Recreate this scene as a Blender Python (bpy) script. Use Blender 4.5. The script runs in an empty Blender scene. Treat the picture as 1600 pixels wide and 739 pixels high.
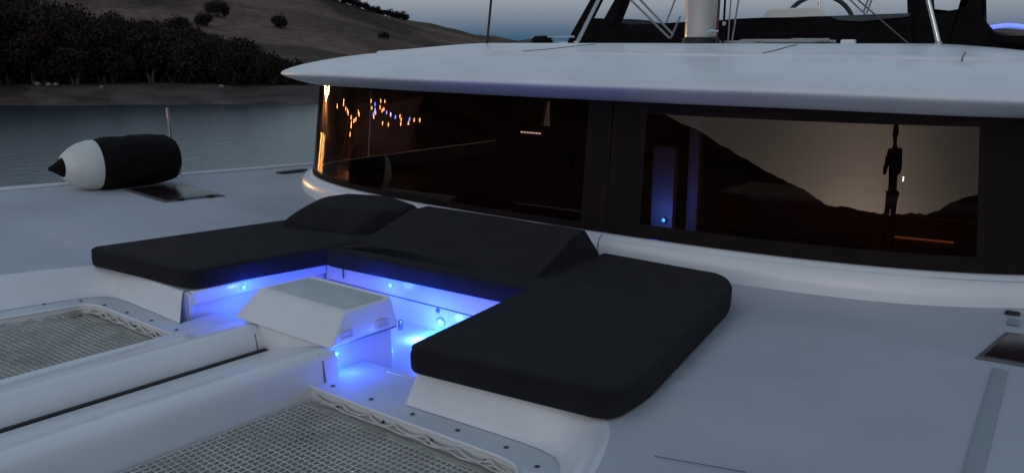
import bpy, bmesh, math, random
from mathutils import Vector, Matrix, noise, geometry
from mathutils.bvhtree import BVHTree
R = math.radians
S = bpy.context.scene
COL = S.collection
random.seed(7)

# ------------------------------------------------------------------ camera, sky, sun
PITCH, YAW, EYE, FPX = R(12.3), R(39.4), 1.7, 1400.0
cam = bpy.data.cameras.new('camera')
cam.sensor_width = 36; cam.lens = 36 * FPX / 1600
cam.clip_start = 0.05; cam.clip_end = 20000
co = bpy.data.objects.new('camera', cam); COL.objects.link(co)
co.location = (0, 0, EYE); co.rotation_euler = (R(90) - PITCH, 0, YAW)
S.camera = co
S.view_settings.view_transform = 'Standard'; S.view_settings.look = 'None'
S.view_settings.exposure = 2.05; S.view_settings.gamma = 1
S.cycles.use_denoising = True
S.cycles.max_bounces = 8; S.cycles.transparent_max_bounces = 12
S.cycles.caustics_reflective = True; S.cycles.sample_clamp_indirect = 4

SUN_B = 192          # bearing of the sunset, degrees counted from +Y towards -X
W = bpy.data.worlds.new('World'); S.world = W; W.use_nodes = True
nt = W.node_tree; nt.nodes.clear()
sky = nt.nodes.new('ShaderNodeTexSky'); sky.sky_type = 'NISHITA'
sky.sun_disc = False; sky.sun_elevation = R(0.6); sky.sun_rotation = R(360 - SUN_B)
sky.altitude = 0; sky.air_density = 1.0; sky.dust_density = 1.2; sky.ozone_density = 2.0
bg = nt.nodes.new('ShaderNodeBackground'); bg.inputs[1].default_value = 0.12
out = nt.nodes.new('ShaderNodeOutputWorld')
hs = nt.nodes.new('ShaderNodeHueSaturation'); hs.inputs['Saturation'].default_value = 0.22
# even blue-grey dusk light of the high thin cloud, added over the clear-sky model
hz = nt.nodes.new('ShaderNodeMix'); hz.data_type = 'RGBA'; hz.blend_type = 'ADD'; hz.inputs['Factor'].default_value = 1
hz.inputs['B'].default_value = (.030, .165, .315, 1)
nt.links.new(sky.outputs[0], hs.inputs['Color']); nt.links.new(hs.outputs[0], hz.inputs['A']); nt.links.new(hz.outputs['Result'], bg.inputs[0]); nt.links.new(bg.outputs[0], out.inputs[0])

# afterglow of the sun that has set behind the camera: the sky brightens smoothly towards it
tcw = nt.nodes.new('ShaderNodeTexCoord'); dp = nt.nodes.new('ShaderNodeVectorMath'); dp.operation = 'DOT_PRODUCT'
dp.inputs[1].default_value = (-math.sin(R(SUN_B)) * .97, math.cos(R(SUN_B)) * .97, .24)
cl = nt.nodes.new('ShaderNodeMath'); cl.operation = 'MAXIMUM'; cl.inputs[1].default_value = 0
pw = nt.nodes.new('ShaderNodeMath'); pw.operation = 'POWER'; pw.inputs[1].default_value = 2.5
gm = nt.nodes.new('ShaderNodeMix'); gm.data_type = 'RGBA'; gm.inputs['A'].default_value = (0, 0, 0, 1); gm.inputs['B'].default_value = (.46, .37, .32, 1)
ga = nt.nodes.new('ShaderNodeMix'); ga.data_type = 'RGBA'; ga.blend_type = 'ADD'; ga.inputs['Factor'].default_value = 1
nt.links.new(tcw.outputs['Generated'], dp.inputs[0]); nt.links.new(dp.outputs['Value'], cl.inputs[0]); nt.links.new(cl.outputs[0], pw.inputs[0])
nt.links.new(pw.outputs[0], gm.inputs['Factor']); nt.links.new(hz.outputs['Result'], ga.inputs['A']); nt.links.new(gm.outputs['Result'], ga.inputs['B']); nt.links.new(ga.outputs['Result'], bg.inputs[0])

def pt(px, py, Y=None, X=None, Z=None):
    """point of the place seen at photo pixel (px,py) that lies on the plane X=, Y= or Z="""
    x = (px - 800) / FPX; y = -(py - 369.5) / FPX
    fy = math.cos(PITCH) + y * math.sin(PITCH); fz = -math.sin(PITCH) + y * math.cos(PITCH)
    d = Vector((x * math.cos(YAW) - fy * math.sin(YAW), x * math.sin(YAW) + fy * math.cos(YAW), fz))
    t = Y / d.y if Y is not None else (X / d.x if X is not None else (Z - EYE) / d.z)
    return Vector((0, 0, EYE)) + d * t

# ------------------------------------------------------------------ materials
MATS = {}
def mat(name, col, rough=0.5, metal=0.0, bump=0.0, bscale=40.0, var=0.0, vscale=3.0, spec=0.5, coat=0.0, sheen=0.0, emit=None, estr=0.0, tint=None, detail=4):
    if name in MATS: return MATS[name]
    m = bpy.data.materials.new(name); m.use_nodes = True
    n = m.node_tree; b = n.nodes['Principled BSDF']
    b.inputs['Base Color'].default_value = (*col, 1)
    b.inputs['Roughness'].default_value = rough; b.inputs['Metallic'].default_value = metal
    b.inputs['Specular IOR Level'].default_value = spec
    b.inputs['Coat Weight'].default_value = coat; b.inputs['Coat Roughness'].default_value = 0.08
    b.inputs['Sheen Weight'].default_value = sheen
    tc = n.nodes.new('ShaderNodeTexCoord')
    if var > 0:
        nz = n.nodes.new('ShaderNodeTexNoise'); nz.inputs['Scale'].default_value = vscale; nz.inputs['Detail'].default_value = 5
        n.links.new(tc.outputs['Object'], nz.inputs['Vector'])
        mx = n.nodes.new('ShaderNodeMix'); mx.data_type = 'RGBA'
        t = tint or tuple(c * (1 - var) for c in col)
        cr = n.nodes.new('ShaderNodeValToRGB'); cr.color_ramp.elements[0].position = .38; cr.color_ramp.elements[1].position = .66
        n.links.new(nz.outputs['Fac'], cr.inputs['Fac']); n.links.new(cr.outputs['Color'], mx.inputs['Factor'])
        mx.inputs['A'].default_value = (*col, 1); mx.inputs['B'].default_value = (*t, 1)
        n.links.new(mx.outputs['Result'], b.inputs['Base Color'])
        mr = n.nodes.new('ShaderNodeMapRange'); mr.inputs['To Min'].default_value = max(rough - .08, .02); mr.inputs['To Max'].default_value = min(rough + .1, 1)
        n.links.new(nz.outputs['Fac'], mr.inputs['Value']); n.links.new(mr.outputs['Result'], b.inputs['Roughness'])
    if bump > 0:
        nz = n.nodes.new('ShaderNodeTexNoise'); nz.inputs['Scale'].default_value = bscale; nz.inputs['Detail'].default_value = detail
        n.links.new(tc.outputs['Object'], nz.inputs['Vector'])
        bp = n.nodes.new('ShaderNodeBump'); bp.inputs['Strength'].default_value = bump; bp.inputs['Distance'].default_value = 0.01
        n.links.new(nz.outputs['Fac'], bp.inputs['Height']); n.links.new(bp.outputs['Normal'], b.inputs['Normal'])
    if emit:
        b.inputs['Emission Color'].default_value = (*emit, 1); b.inputs['Emission Strength'].default_value = estr
    MATS[name] = m
    return m
GEL = mat('white_gelcoat', (.75, .755, .785), .3, bump=.05, bscale=3, var=.07, vscale=1.6, coat=.3)
ROOFM = mat('roof_gelcoat', (.76, .775, .81), .42, bump=.05, bscale=3, var=.09, vscale=1.6, coat=.12)
NONSKID = mat('grey_nonskid', (.52, .535, .59), .70, bump=.5, bscale=260, var=.14, vscale=1.1)
BAND = mat('grey_edge_band', (.64, .68, .73), .6, bump=.3, bscale=220, var=.08, vscale=4)
FABRIC = mat('charcoal_fabric', (.0170, .0160, .0180), .97, bump=.7, bscale=420, var=.3, vscale=7, sheen=.05, spec=.12)
BLACKM = mat('black_canvas', (.006, .0045, .0052), .9, bump=.6, bscale=35, var=.3, vscale=6, spec=.15)
FENDM = mat('black_fender_cover', (.009, .007, .008), .95, bump=1, bscale=22, spec=.15)
PVC = mat('white_fender_vinyl', (.66, .67, .62), .4, bump=.1, bscale=8, var=.12, vscale=9)
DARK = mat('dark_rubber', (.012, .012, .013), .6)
STEEL = mat('stainless_steel', (.62, .62, .62), .22, metal=1, bump=.05)
ALU = mat('painted_aluminium', (.52, .49, .45), .38, metal=.0, var=.12, vscale=5, coat=.2)
FRIT = mat('black_window_border', (.017, .012, .012), .8, spec=.06)
INT = mat('dark_interior', (.22, .11, .08), .8, var=.5, vscale=2)
INTW = mat('interior_white', (.6, .6, .6), .5)
NETM = mat('beige_net_cord', (.66, .64, .56), .9, var=.3, vscale=5, bump=.5, bscale=200)
ROPE = mat('white_rope', (.78, .74, .66), .9, bump=.9, bscale=300, var=.2, vscale=14)
GREYLINE = mat('grey_rope', (.22, .23, .24), .8, bump=.5, bscale=300)
SEAM = mat('dark_seam', (.10, .11, .12), .8)
LIDGREY = mat('grey_lid_panel', (.60, .64, .63), .7, bump=.4, bscale=300, var=.1, vscale=6)
HOLLOW = mat('dark_acrylic', (.022, .010, .010), .25, spec=.25)  # dark acrylic, one even colour of its own
VINYL = mat('teal_vinyl', (.04, .055, .06), .35)
LEDM = mat('led_lens', (.1, .6, 1), .3, emit=(.01, .72, 1.0), estr=14)
SUNLIT = None

def glass():
    m = bpy.data.materials.new('smoked_glass'); m.use_nodes = True
    n = m.node_tree; n.nodes.clear()
    o = n.nodes.new('ShaderNodeOutputMaterial'); mx = n.nodes.new('ShaderNodeMixShader')
    tr = n.nodes.new('ShaderNodeBsdfTransparent'); tr.inputs[0].default_value = (.32, .19, .15, 1)
    gl = n.nodes.new('ShaderNodeBsdfGlossy'); gl.inputs['Roughness'].default_value = 0.006; gl.inputs['Color'].default_value = (1, .85, .72, 1)
    fr = n.nodes.new('ShaderNodeFresnel'); fr.inputs['IOR'].default_value = 1.39
    n.links.new(fr.outputs[0], mx.inputs[0]); n.links.new(tr.outputs[0], mx.inputs[1]); n.links.new(gl.outputs[0], mx.inputs[2])
    n.links.new(mx.outputs[0], o.inputs[0]); return m
GLASS = glass()
def emat(name, col, s, sampling='AUTO'):
    m = bpy.data.materials.new(name); m.use_nodes = True
    b = m.node_tree.nodes['Principled BSDF']; b.inputs['Base Color'].default_value = (.5, .5, .5, 1)
    b.inputs['Emission Color'].default_value = (*col, 1); b.inputs['Emission Strength'].default_value = s
    m.cycles.emission_sampling = sampling; return m

# ------------------------------------------------------------------ object helpers
def link(name, me, material=None, parent=None, smooth=True, kind=None, auto=None):
    o = bpy.data.objects.new(name, me); COL.objects.link(o)
    if material is not None and not me.materials: me.materials.append(material)
    if parent is not None: o.parent = parent
    if kind: o['kind'] = kind
    if smooth:
        for p in me.polygons: p.use_smooth = True
        if auto: me.set_sharp_from_angle(angle=R(auto))
    return o
def pyobj(name, vs, fs, material, parent=None, smooth=True, kind=None, auto=40):
    me = bpy.data.meshes.new(name); me.from_pydata([tuple(v) for v in vs], [], fs); me.validate(); me.update()
    bm = bmesh.new(); bm.from_mesh(me); bmesh.ops.recalc_face_normals(bm, faces=bm.faces); bm.to_mesh(me); bm.free()
    return link(name, me, material, parent, smooth, kind, auto)
def bmobj(name, bm, material, parent=None, smooth=True, kind=None, auto=40):
    me = bpy.data.meshes.new(name); bmesh.ops.recalc_face_normals(bm, faces=bm.faces); bm.to_mesh(me); bm.free()
    return link(name, me, material, parent, smooth, kind, auto)
def tag(o, label=None, cat=None, group=None, kind=None):
    if label: o['label'] = label
    if cat: o['category'] = cat
    if group: o['group'] = group
    if kind: o['kind'] = kind
    return o
def empty(name, loc, label, cat, group=None, rz=0):
    o = bpy.data.objects.new(name, None); COL.objects.link(o); o.location = loc; o.rotation_euler.z = rz
    o.empty_display_size = .1
    return tag(o, label, cat, group)
def copy_tree(o, parent=None):
    c = o.copy(); COL.objects.link(c); c.parent = parent
    for ch in list(o.children): copy_tree(ch, c)
    return c
def hull(bm, pts, bev=0.0, seg=3):
    vs = [bm.verts.new(p) for p in pts]
    r = bmesh.ops.convex_hull(bm, input=vs)
    bad = [g for g in r['geom_interior'] if isinstance(g, bmesh.types.BMVert)]
    if bad: bmesh.ops.delete(bm, geom=bad, context='VERTS')
    bmesh.ops.dissolve_limit(bm, angle_limit=R(2), verts=bm.verts, edges=bm.edges)
    if bev:
        es = [e for e in bm.edges if e.is_manifold and e.calc_face_angle(0) > R(20)]
        bmesh.ops.bevel(bm, geom=es, offset=bev, segments=seg, profile=.6, affect='EDGES', clamp_overlap=True)
def hullobj(name, pts, material, parent=None, bev=0.01, seg=3):
    bm = bmesh.new(); hull(bm, pts, bev, seg); return bmobj(name, bm, material, parent)
def box(name, a, b, material, parent=None, bev=0.005, seg=2):
    return hullobj(name, [(x, y, z) for x in (a[0], b[0]) for y in (a[1], b[1]) for z in (a[2], b[2])], material, parent, bev, seg)
def tube_bm(bm, pts, rad, n=8, cap=True):
    pts = [Vector(p) for p in pts]; rings = []
    rads = rad if isinstance(rad, (list, tuple)) else [rad] * len(pts)
    for i, p in enumerate(pts):
        d = (pts[min(i + 1, len(pts) - 1)] - pts[max(i - 1, 0)]).normalized()
        up = Vector((0, 0, 1)) if abs(d.z) < .9 else Vector((1, 0, 0))
        s = d.cross(up).normalized(); u = s.cross(d)
        rings.append([bm.verts.new(p + (s * math.cos(2 * math.pi * k / n) + u * math.sin(2 * math.pi * k / n)) * rads[i]) for k in range(n)])
    for a, b in zip(rings, rings[1:]):
        for k in range(n): bm.faces.new((a[k], a[(k + 1) % n], b[(k + 1) % n], b[k]))
    if cap and n > 2:
        bm.faces.new(rings[0]); bm.faces.new(rings[-1])
def tube(name, pts, rad, material, parent=None, n=8):
    bm = bmesh.new(); tube_bm(bm, pts, rad, n); return bmobj(name, bm, material, parent)
def lathe_bm(bm, prof, axis_o, axis_d, n=32):
    """prof: list of (distance along the axis, radius)"""
    o = Vector(axis_o); d = Vector(axis_d).normalized(); up = Vector((0, 0, 1)) if abs(d.z) < .9 else Vector((1, 0, 0))
    s = d.cross(up).normalized(); u = s.cross(d); rings = []
    for t, r in prof:
        rings.append([bm.verts.new(o + d * t + (s * math.cos(2 * math.pi * k / n) + u * math.sin(2 * math.pi * k / n)) * max(r, 1e-4)) for k in range(n)])
    for a, b in zip(rings, rings[1:]):
        for k in range(n): bm.faces.new((a[k], a[(k + 1) % n], b[(k + 1) % n], b[k]))
    bm.faces.new(rings[0]); bm.faces.new(rings[-1])
def lathe(name, prof, o, d, material, parent=None, n=32):
    bm = bmesh.new(); lathe_bm(bm, prof, o, d, n); return bmobj(name, bm, material, parent)
def loft(name, rows, material, parent=None, close=False, smooth=True, auto=50, kind=None):
    n = len(rows[0]); vs = [v for r in rows for v in r]; fs = []
    for i in range(len(rows) - 1):
        for k in range(n - 1 + (1 if close else 0)):
            fs.append((i * n + k, i * n + (k + 1) % n, (i + 1) * n + (k + 1) % n, (i + 1) * n + k))
    return pyobj(name, vs, fs, material, parent, smooth, kind, auto)
def catmull(pts, m=8):
    P = [Vector(p) for p in pts]; out_ = []
    for i in range(len(P) - 1):
        a = P[max(i - 1, 0)]; b = P[i]; c = P[i + 1]; d = P[min(i + 2, len(P) - 1)]
        for k in range(m):
            t = k / m
            out_.append(.5 * ((2 * b) + (c - a) * t + (2 * a - 5 * b + 4 * c - d) * t * t + (3 * b - a - 3 * c + d) * t ** 3))
    out_.append(P[-1]); return out_
def inside(p, poly):
    c = False; n = len(poly); x, y = p[0], p[1]
    for i in range(n):
        x1, y1 = poly[i][0], poly[i][1]; x2, y2 = poly[(i + 1) % n][0], poly[(i + 1) % n][1]
        if (y1 > y) != (y2 > y) and x < (x2 - x1) * (y - y1) / (y2 - y1) + x1: c = not c
    return c
def fill(name, outer, holes, zf, material, parent=None, step=.2, kind=None):
    vs = []; es = []
    for lp in [outer] + holes:
        s = len(vs); vs += [Vector((p[0], p[1])) for p in lp]; es += [(s + i, s + (i + 1) % len(lp)) for i in range(len(lp))]
    xs = [p[0] for p in outer]; ys = [p[1] for p in outer]
    x = min(xs) + step / 2
    while x < max(xs):
        y = min(ys) + step / 2
        while y < max(ys):
            q = (x + random.uniform(-.02, .02) * step, y)
            if inside(q, outer) and not any(inside(q, h) for h in holes): vs.append(Vector(q))
            y += step
        x += step
    v2, e2, f2, *_ = geometry.delaunay_2d_cdt(vs, es, [], 0, 1e-5)
    fs = []
    for f in f2:
        c = sum((v2[i] for i in f), Vector((0, 0))) / len(f)
        if inside(c, outer) and not any(inside(c, h) for h in holes): fs.append(list(f))
    return pyobj(name, [(v.x, v.y, zf(v.x, v.y)) for v in v2], fs, material, parent, True, kind, None)
def smooth01(a, b, x):
    t = max(0, min(1, (x - a) / (b - a))); return t * t * (3 - 2 * t)
def rounded(poly, rads, n=8):
    """closed 2-D polygon with rounded corners"""
    out_ = []; N = len(poly)
    for i in range(N):
        p = Vector(poly[i]); a = Vector(poly[i - 1]); b = Vector(poly[(i + 1) % N])
        da = (a - p); db = (b - p); r = min(rads[i], da.length * .45, db.length * .45)
        pa = p + da.normalized() * r; pb = p + db.normalized() * r
        for k in range(n + 1):
            t = k / n; out_.append(pa * (1 - t) ** 2 + p * 2 * t * (1 - t) + pb * t * t)
    return out_

# ------------------------------------------------------------------ terrain, water
WL = -1.5
TB = [(-60,300,330,.0),(0,300,420,.5),(20,260,420,.7),(36,150,300,-.1),(39.8,110,240,.15),(43,60,210,.75),(47,49,190,1.6),(52,48,170,2.75),(58,49,165,3.9),(64,51,165,5.0),(70,53,165,6.0),(76,70,170,7),(84,95,190,8),(100,100,200,9),(120,95,200,9.5),(140,95,190,9),(150,95,190,7.9),(156,100,190,7.3),(162,105,190,6.7),(171,110,190,5.3),(177,115,190,4.8),(182,120,190,3.9),(188,130,200,3.6),(199,140,210,3.5),(208,140,210,3.8),(216,130,205,4.4),(226,130,205,5.2),(242,130,205,5.5),(262,140,210,5),(285,150,220,1.5),(300,160,230,-.5)]
def interp(x, k):
    for a, b in zip(TB, TB[1:]):
        if a[0] <= x <= b[0]:
            t = (x - a[0]) / (b[0] - a[0]); return a[k] * (1 - t) + b[k] * t
    return TB[-1][k] if x > TB[-1][0] else TB[0][k]
def bearing(x, y):
    b = math.degrees(math.atan2(-x, y)); return b + 360 if b < -60 else b
def terrain_z(x, y):
    b = bearing(x, y); r = math.hypot(x, y); r0 = interp(b, 1); r1 = interp(b, 2); e1 = interp(b, 3)
    e0 = -math.degrees(math.atan2(EYE - WL, r0)); t = (r - r0) / (r1 - r0)
    if t < 0: return WL - 2 * min(-t * 10, 1)
    e = e0 + (e1 - e0) * min(t, 1) ** .8
    z = EYE + r * math.tan(R(e))
    if t > 1: z -= (t - 1) * (r1 - r0) * .25
    z += (noise.noise(Vector((x * .05, y * .05, 0))) * 1.2 + noise.noise(Vector((x * .2, y * .2, 3))) * .35) * smooth01(.06, .4, t) * min(1, r / 150)
    return z
def build_terrain():
    vs = []; fs = []; bs = [-59 + i * .5 for i in range(int(358 / .5))]; nr = 60
    for b in bs:
        r0 = interp(b, 1); r1 = interp(b, 2)
        for k in range(nr):
            t = -.1 + 1.45 * (k / (nr - 1)) ** 1.25
            r = r0 + (r1 - r0) * t + noise.noise(Vector((b * .35, 0, 1))) * 2.0 * (1 if t < .15 else 0)
            x, y = -math.sin(R(b)) * r, math.cos(R(b)) * r
            vs.append((x, y, terrain_z(x, y)))
    for i in range(len(bs) - 1):
        for k in range(nr - 1): fs.append((i * nr + k, (i + 1) * nr + k, (i + 1) * nr + k + 1, i * nr + k + 1))
    m = mat('dry_hillside', (.115, .082, .062), .95, bump=1.0, bscale=1.2, spec=.05)
    n = m.node_tree; b = n.nodes['Principled BSDF']; tc = n.nodes.new('ShaderNodeTexCoord')
    n1 = n.nodes.new('ShaderNodeTexNoise'); n1.inputs['Scale'].default_value = .05; n1.inputs['Detail'].default_value = 8; n1.inputs['Distortion'].default_value = .6
    n2 = n.nodes.new('ShaderNodeTexNoise'); n2.inputs['Scale'].default_value = .7; n2.inputs['Detail'].default_value = 8
    r1 = n.nodes.new('ShaderNodeValToRGB'); r1.color_ramp.elements[0].position = .38; r1.color_ramp.elements[1].position = .62
    r1.color_ramp.elements[0].color = (.062, .045, .034, 1); r1.color_ramp.elements[1].color = (.185, .112, .088, 1)
    r2 = n.nodes.new('ShaderNodeValToRGB'); r2.color_ramp.elements[0].position = .42; r2.color_ramp.elements[1].position = .58
    r2.color_ramp.elements[0].color = (.62, .62, .6, 1); r2.color_ramp.elements[1].color = (1, 1, 1, 1)
    mx = n.nodes.new('ShaderNodeMix'); mx.data_type = 'RGBA'; mx.blend_type = 'MULTIPLY'; mx.inputs['Factor'].default_value = .8
    for q in (n1, n2): n.links.new(tc.outputs['Object'], q.inputs['Vector'])
    n.links.new(n1.outputs['Fac'], r1.inputs['Fac']); n.links.new(n2.outputs['Fac'], r2.inputs['Fac'])
    n.links.new(r1.outputs['Color'], mx.inputs['A']); n.links.new(r2.outputs['Color'], mx.inputs['B']); n.links.new(mx.outputs['Result'], b.inputs['Base Color'])
    return pyobj('hillside', vs, fs, m, None, True, 'structure', None)
terrain = build_terrain()

def beach():
    vs = []; fs = []; bs = [30 + i * .5 for i in range(300)]; K = 7
    for b in bs:
        r0 = interp(b, 1); 
        for k in range(K):
            r = r0 - 3 + 14 * k / (K - 1)
            x, y = -math.sin(R(b)) * r, math.cos(R(b)) * r
            z = WL - .12 + .085 * (r - r0 + 1.6) + noise.noise(Vector((x * .3, y * .3, 0))) * .12
            if k == K - 1: z -= .9
            vs.append((x, y, max(z, WL - .5) if k else WL - .6))
    for i in range(len(bs) - 1):
        for k in range(K - 1): fs.append((i * K + k, (i + 1) * K + k, (i + 1) * K + k + 1, i * K + k + 1))
    pyobj('beach', vs, fs, mat('pebble_beach', (.095, .078, .066), .95, bump=1, bscale=3, var=.5, vscale=.5, spec=.1), None, True, 'structure', None)
beach()

def water():
    m = bpy.data.materials.new('sea_water'); m.use_nodes = True; n = m.node_tree; b = n.nodes['Principled BSDF']
    b.inputs['Base Color'].default_value = (.006, .016, .030, 1); b.inputs['Roughness'].default_value = .24; b.inputs['IOR'].default_value = 1.33
    tc = n.nodes.new('ShaderNodeTexCoord'); a = n.nodes.new('ShaderNodeTexNoise'); a.inputs['Scale'].default_value = 2.6; a.inputs['Detail'].default_value = 6
    mp = n.nodes.new('ShaderNodeMapping'); mp.inputs['Scale'].default_value = (1, .55, 1)
    bp = n.nodes.new('ShaderNodeBump'); bp.inputs['Strength'].default_value = .22; bp.inputs['Distance'].default_value = .10
    n.links.new(tc.outputs['Object'], mp.inputs[0]); n.links.new(mp.outputs[0], a.inputs['Vector']); n.links.new(a.outputs['Fac'], bp.inputs['Height']); n.links.new(bp.outputs['Normal'], b.inputs['Normal'])
    vs = []; fs = []
    rs = [0.01, 6, 15, 40, 90, 200, 500, 1500, 6000]; N = 48
    for r in rs:
        for k in range(N): vs.append((r * math.cos(2 * math.pi * k / N), r * math.sin(2 * math.pi * k / N), WL))
    for i in range(len(rs) - 1):
        for k in range(N): fs.append((i * N + k, i * N + (k + 1) % N, (i + 1) * N + (k + 1) % N, (i + 1) * N + k))
    pyobj('sea', vs, fs, m, None, False, 'structure', None)
water()

# ------------------------------------------------------------------ trees and bushes
LEAF = [mat('leaf_dark', (.021, .018, .013), .9, spec=.1), mat('leaf_brown', (.027, .019, .015), .9, spec=.1), mat('leaf_grey', (.03, .026, .020), .9, spec=.1)]
BARK = mat('bark', (.07, .055, .045), .9, bump=.8, bscale=8)
def crown_mesh(seed, h, w, nleaf=900, size=.26, material=None):
    rnd = random.Random(seed); vs = []; fs = []
    blobs = [(Vector((rnd.uniform(-.45, .45) * w, rnd.uniform(-.45, .45) * w, h * rnd.uniform(.3, .85))), rnd.uniform(.22, .42) * w) for _ in range(9)]
    blobs.append((Vector((0, 0, h * .5)), w * .45))
    for i in range(nleaf):
        c, r = rnd.choice(blobs)
        d = Vector((rnd.gauss(0, 1), rnd.gauss(0, 1), rnd.gauss(0, 1))).normalized()
        p = c + d * r * rnd.uniform(.55, 1.08)
        p.z = max(p.z, .15)
        a = Vector((rnd.gauss(0, 1), rnd.gauss(0, 1), rnd.gauss(0, 1))).normalized(); b = a.cross(d).normalized()
        s = size * rnd.uniform(.5, 1.2); k = len(vs)
        vs += [p - a * s, p + b * s * .55, p + a * s, p - b * s * .55]; fs.append((k, k + 1, k + 2, k + 3))
    me = bpy.data.meshes.new('crown'); me.from_pydata([tuple(v) for v in vs], [], fs); me.materials.append(material); return me
def trunk_mesh(seed, h, w):
    rnd = random.Random(seed); bm = bmesh.new()
    for i in range(4):
        a = rnd.uniform(0, 6.28); q = Vector((math.cos(a) * w * .3, math.sin(a) * w * .3, h * .7))
        tube_bm(bm, [(0, 0, -.3), q * .3 + Vector((0, 0, .1)), q * .65 + Vector((rnd.uniform(-.1, .1), 0, .1)), q], [.10, .08, .055, .02], 6)
    me = bpy.data.meshes.new('trunk'); bm.to_mesh(me); bm.free(); me.materials.append(BARK); return me
kinds = []
for i in range(6):
    h, w = [(3.4, 3.2), (4.2, 2.8), (2.6, 3.0), (3.8, 3.6), (2.2, 2.6), (4.8, 3.0)][i]
    kinds.append((crown_mesh(i, h, w, 2400, .17, LEAF[i % 2]), trunk_mesh(i, h, w), h, w))
def tree(name, b, r, k, s, label, cat, group=None):
    x, y = -math.sin(R(b)) * r, math.cos(R(b)) * r
    c, t, h, w = kinds[k]
    o = empty(name, (x, y, terrain_z(x, y) - .1), label, cat, group, random.uniform(0, 6.28)); o.scale = (s, s, s * random.uniform(.85, 1.15))
    link('crown', c, None, o, False); link('trunk', t, None, o, True)
    return o
def tree_band(px):           # photo column -> (bearing, farthest distance, tallest scale) of the dark bank of trees
    b = math.degrees(YAW) + math.degrees(math.atan((800 - px) / 1433)); return b
cnt = 0
for px in range(-150, 480, 11):
    b = tree_band(px); r0 = interp(b, 1)
    topy = [(-200, -10), (0, 4), (60, 14), (110, 30), (160, 36), (200, 34), (240, 40), (290, 52), (340, 60), (390, 76), (430, 92), (500, 112)]
    for (xa, ya), (xb, yb) in zip(topy, topy[1:]):
        if xa <= px <= xb: ty = ya + (yb - ya) * (px - xa) / (xb - xa)
    e_top = (64 - ty) / 1433
    for row in range(5):
        r = r0 + 9.5 + row * 6.5 + random.uniform(-1.5, 1.5); bb = b + random.uniform(-.35, .35)
        x, y = -math.sin(R(bb)) * r, math.cos(R(bb)) * r; gz = terrain_z(x, y)
        hmax = EYE + r * e_top - gz
        if hmax < .9: continue
        k = random.randrange(6); s = min(random.uniform(.75, 1.15), hmax * random.uniform(.85, 1.05) / kinds[k][2])
        if row == 0: s = min(s, 1.0)
        if s < .25: continue
        tree('shoreline_tree', bb, r, k, s, 'dark bushy tree in the front row of the bank, right at the beach' if row == 0 else ('dark treetop along the upper edge of the bank, against the open slope' if row >= 3 else 'dark bushy tree in the dense middle of the bank above the beach'), 'tree', 'trees of the dark bank behind the beach'); cnt += 1
spots = [(318, 26, .6, 'lone dark bush on the open brown hillside, lower left of the pair near the ridge'), (342, 12, .8, 'lone dark bush highest up the open hillside, just below the top of the frame'),
         (440, 30, .6, 'round dark bush on the bare slope above the left tip of the roof'), (280, 36, .6, 'small grey bush on the slope just above the dense bank of trees'),
         (600, 44, .35, 'low dark bush on the bare slope under the ridge, right of the roof tip')]
for px, py, s, lab in spots:
    b = tree_band(px); e = math.atan((64 - py) / 1433)
    for r in range(60, 200):
        x, y = -math.sin(R(b)) * r, math.cos(R(b)) * r
        if (terrain_z(x, y) - EYE) / r > e - .012: break
    tree('hillside_bush', b, r, 2, s, lab, 'bush')
for px in range(500, 640, 9):
    b = tree_band(px); r = interp(b, 2) * .99
    tree('ridge_shrub', b, r, 4, random.uniform(.5, .8), 'low dark shrub on the skyline of the brown hill', 'shrub', 'shrubs along the hill ridge')
def boulder(px, py, s, lab):
    b = tree_band(px); r = (EYE - WL - .75) / math.tan(math.atan((py - 64) / 1433)); x, y = -math.sin(R(b)) * r, math.cos(R(b)) * r
    bm = bmesh.new(); bmesh.ops.create_icosphere(bm, subdivisions=3, radius=s)
    for v in bm.verts: v.co *= 1 + noise.noise(v.co * 3 / s + Vector((px, 0, 0))) * .35; v.co.z *= .75
    bmesh.ops.translate(bm, verts=bm.verts, vec=(x, y, EYE - r * (py - 64) / 1433))
    o = bmobj('white_boulder', bm, mat('pale_rock', (.2, .185, .17), .9, bump=.8, bscale=6)); tag(o, lab, 'boulder')
boulder(52, 123, .16, 'pale round boulder at the foot of the trees, leftmost on the beach')
boulder(69, 124, .15, 'pale boulder on the beach, second from the left')
boulder(80, 124, .14, 'small pale boulder touching its neighbour on the beach, third from the left')
boulder(152, 129, .12, 'small pale boulder on the beach above the black and white fender')
boulder(341, 131, .13, 'faint pale boulder on the beach nearest to the roof tip')
for px, y0, y1, dx, lab in [(110, 57, 40, -11, 'bare pale trunk leaning in front of the dark trees at the upper left'), (427, 96, 80, -5, 'thin pale bare trunk standing left of the roof tip')]:
    b = tree_band(px); r = interp(b, 1) + 9
    def P_(px_, py_): 
        bb = tree_band(px_); return (-math.sin(R(bb)) * r, math.cos(R(bb)) * r, EYE + r * (64 - py_) / 1433)
    o = tube('bare_trunk', [P_(px, y0 + 8), P_(px, y0), P_(px + dx * .4, (y0 + y1) / 2 + 1), P_(px + dx, y1)], [.05, .05, .045, .03], mat('dead_wood', (.3, .27, .22), .9), None, 6)
    tag(o, lab, 'dead tree')

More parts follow.
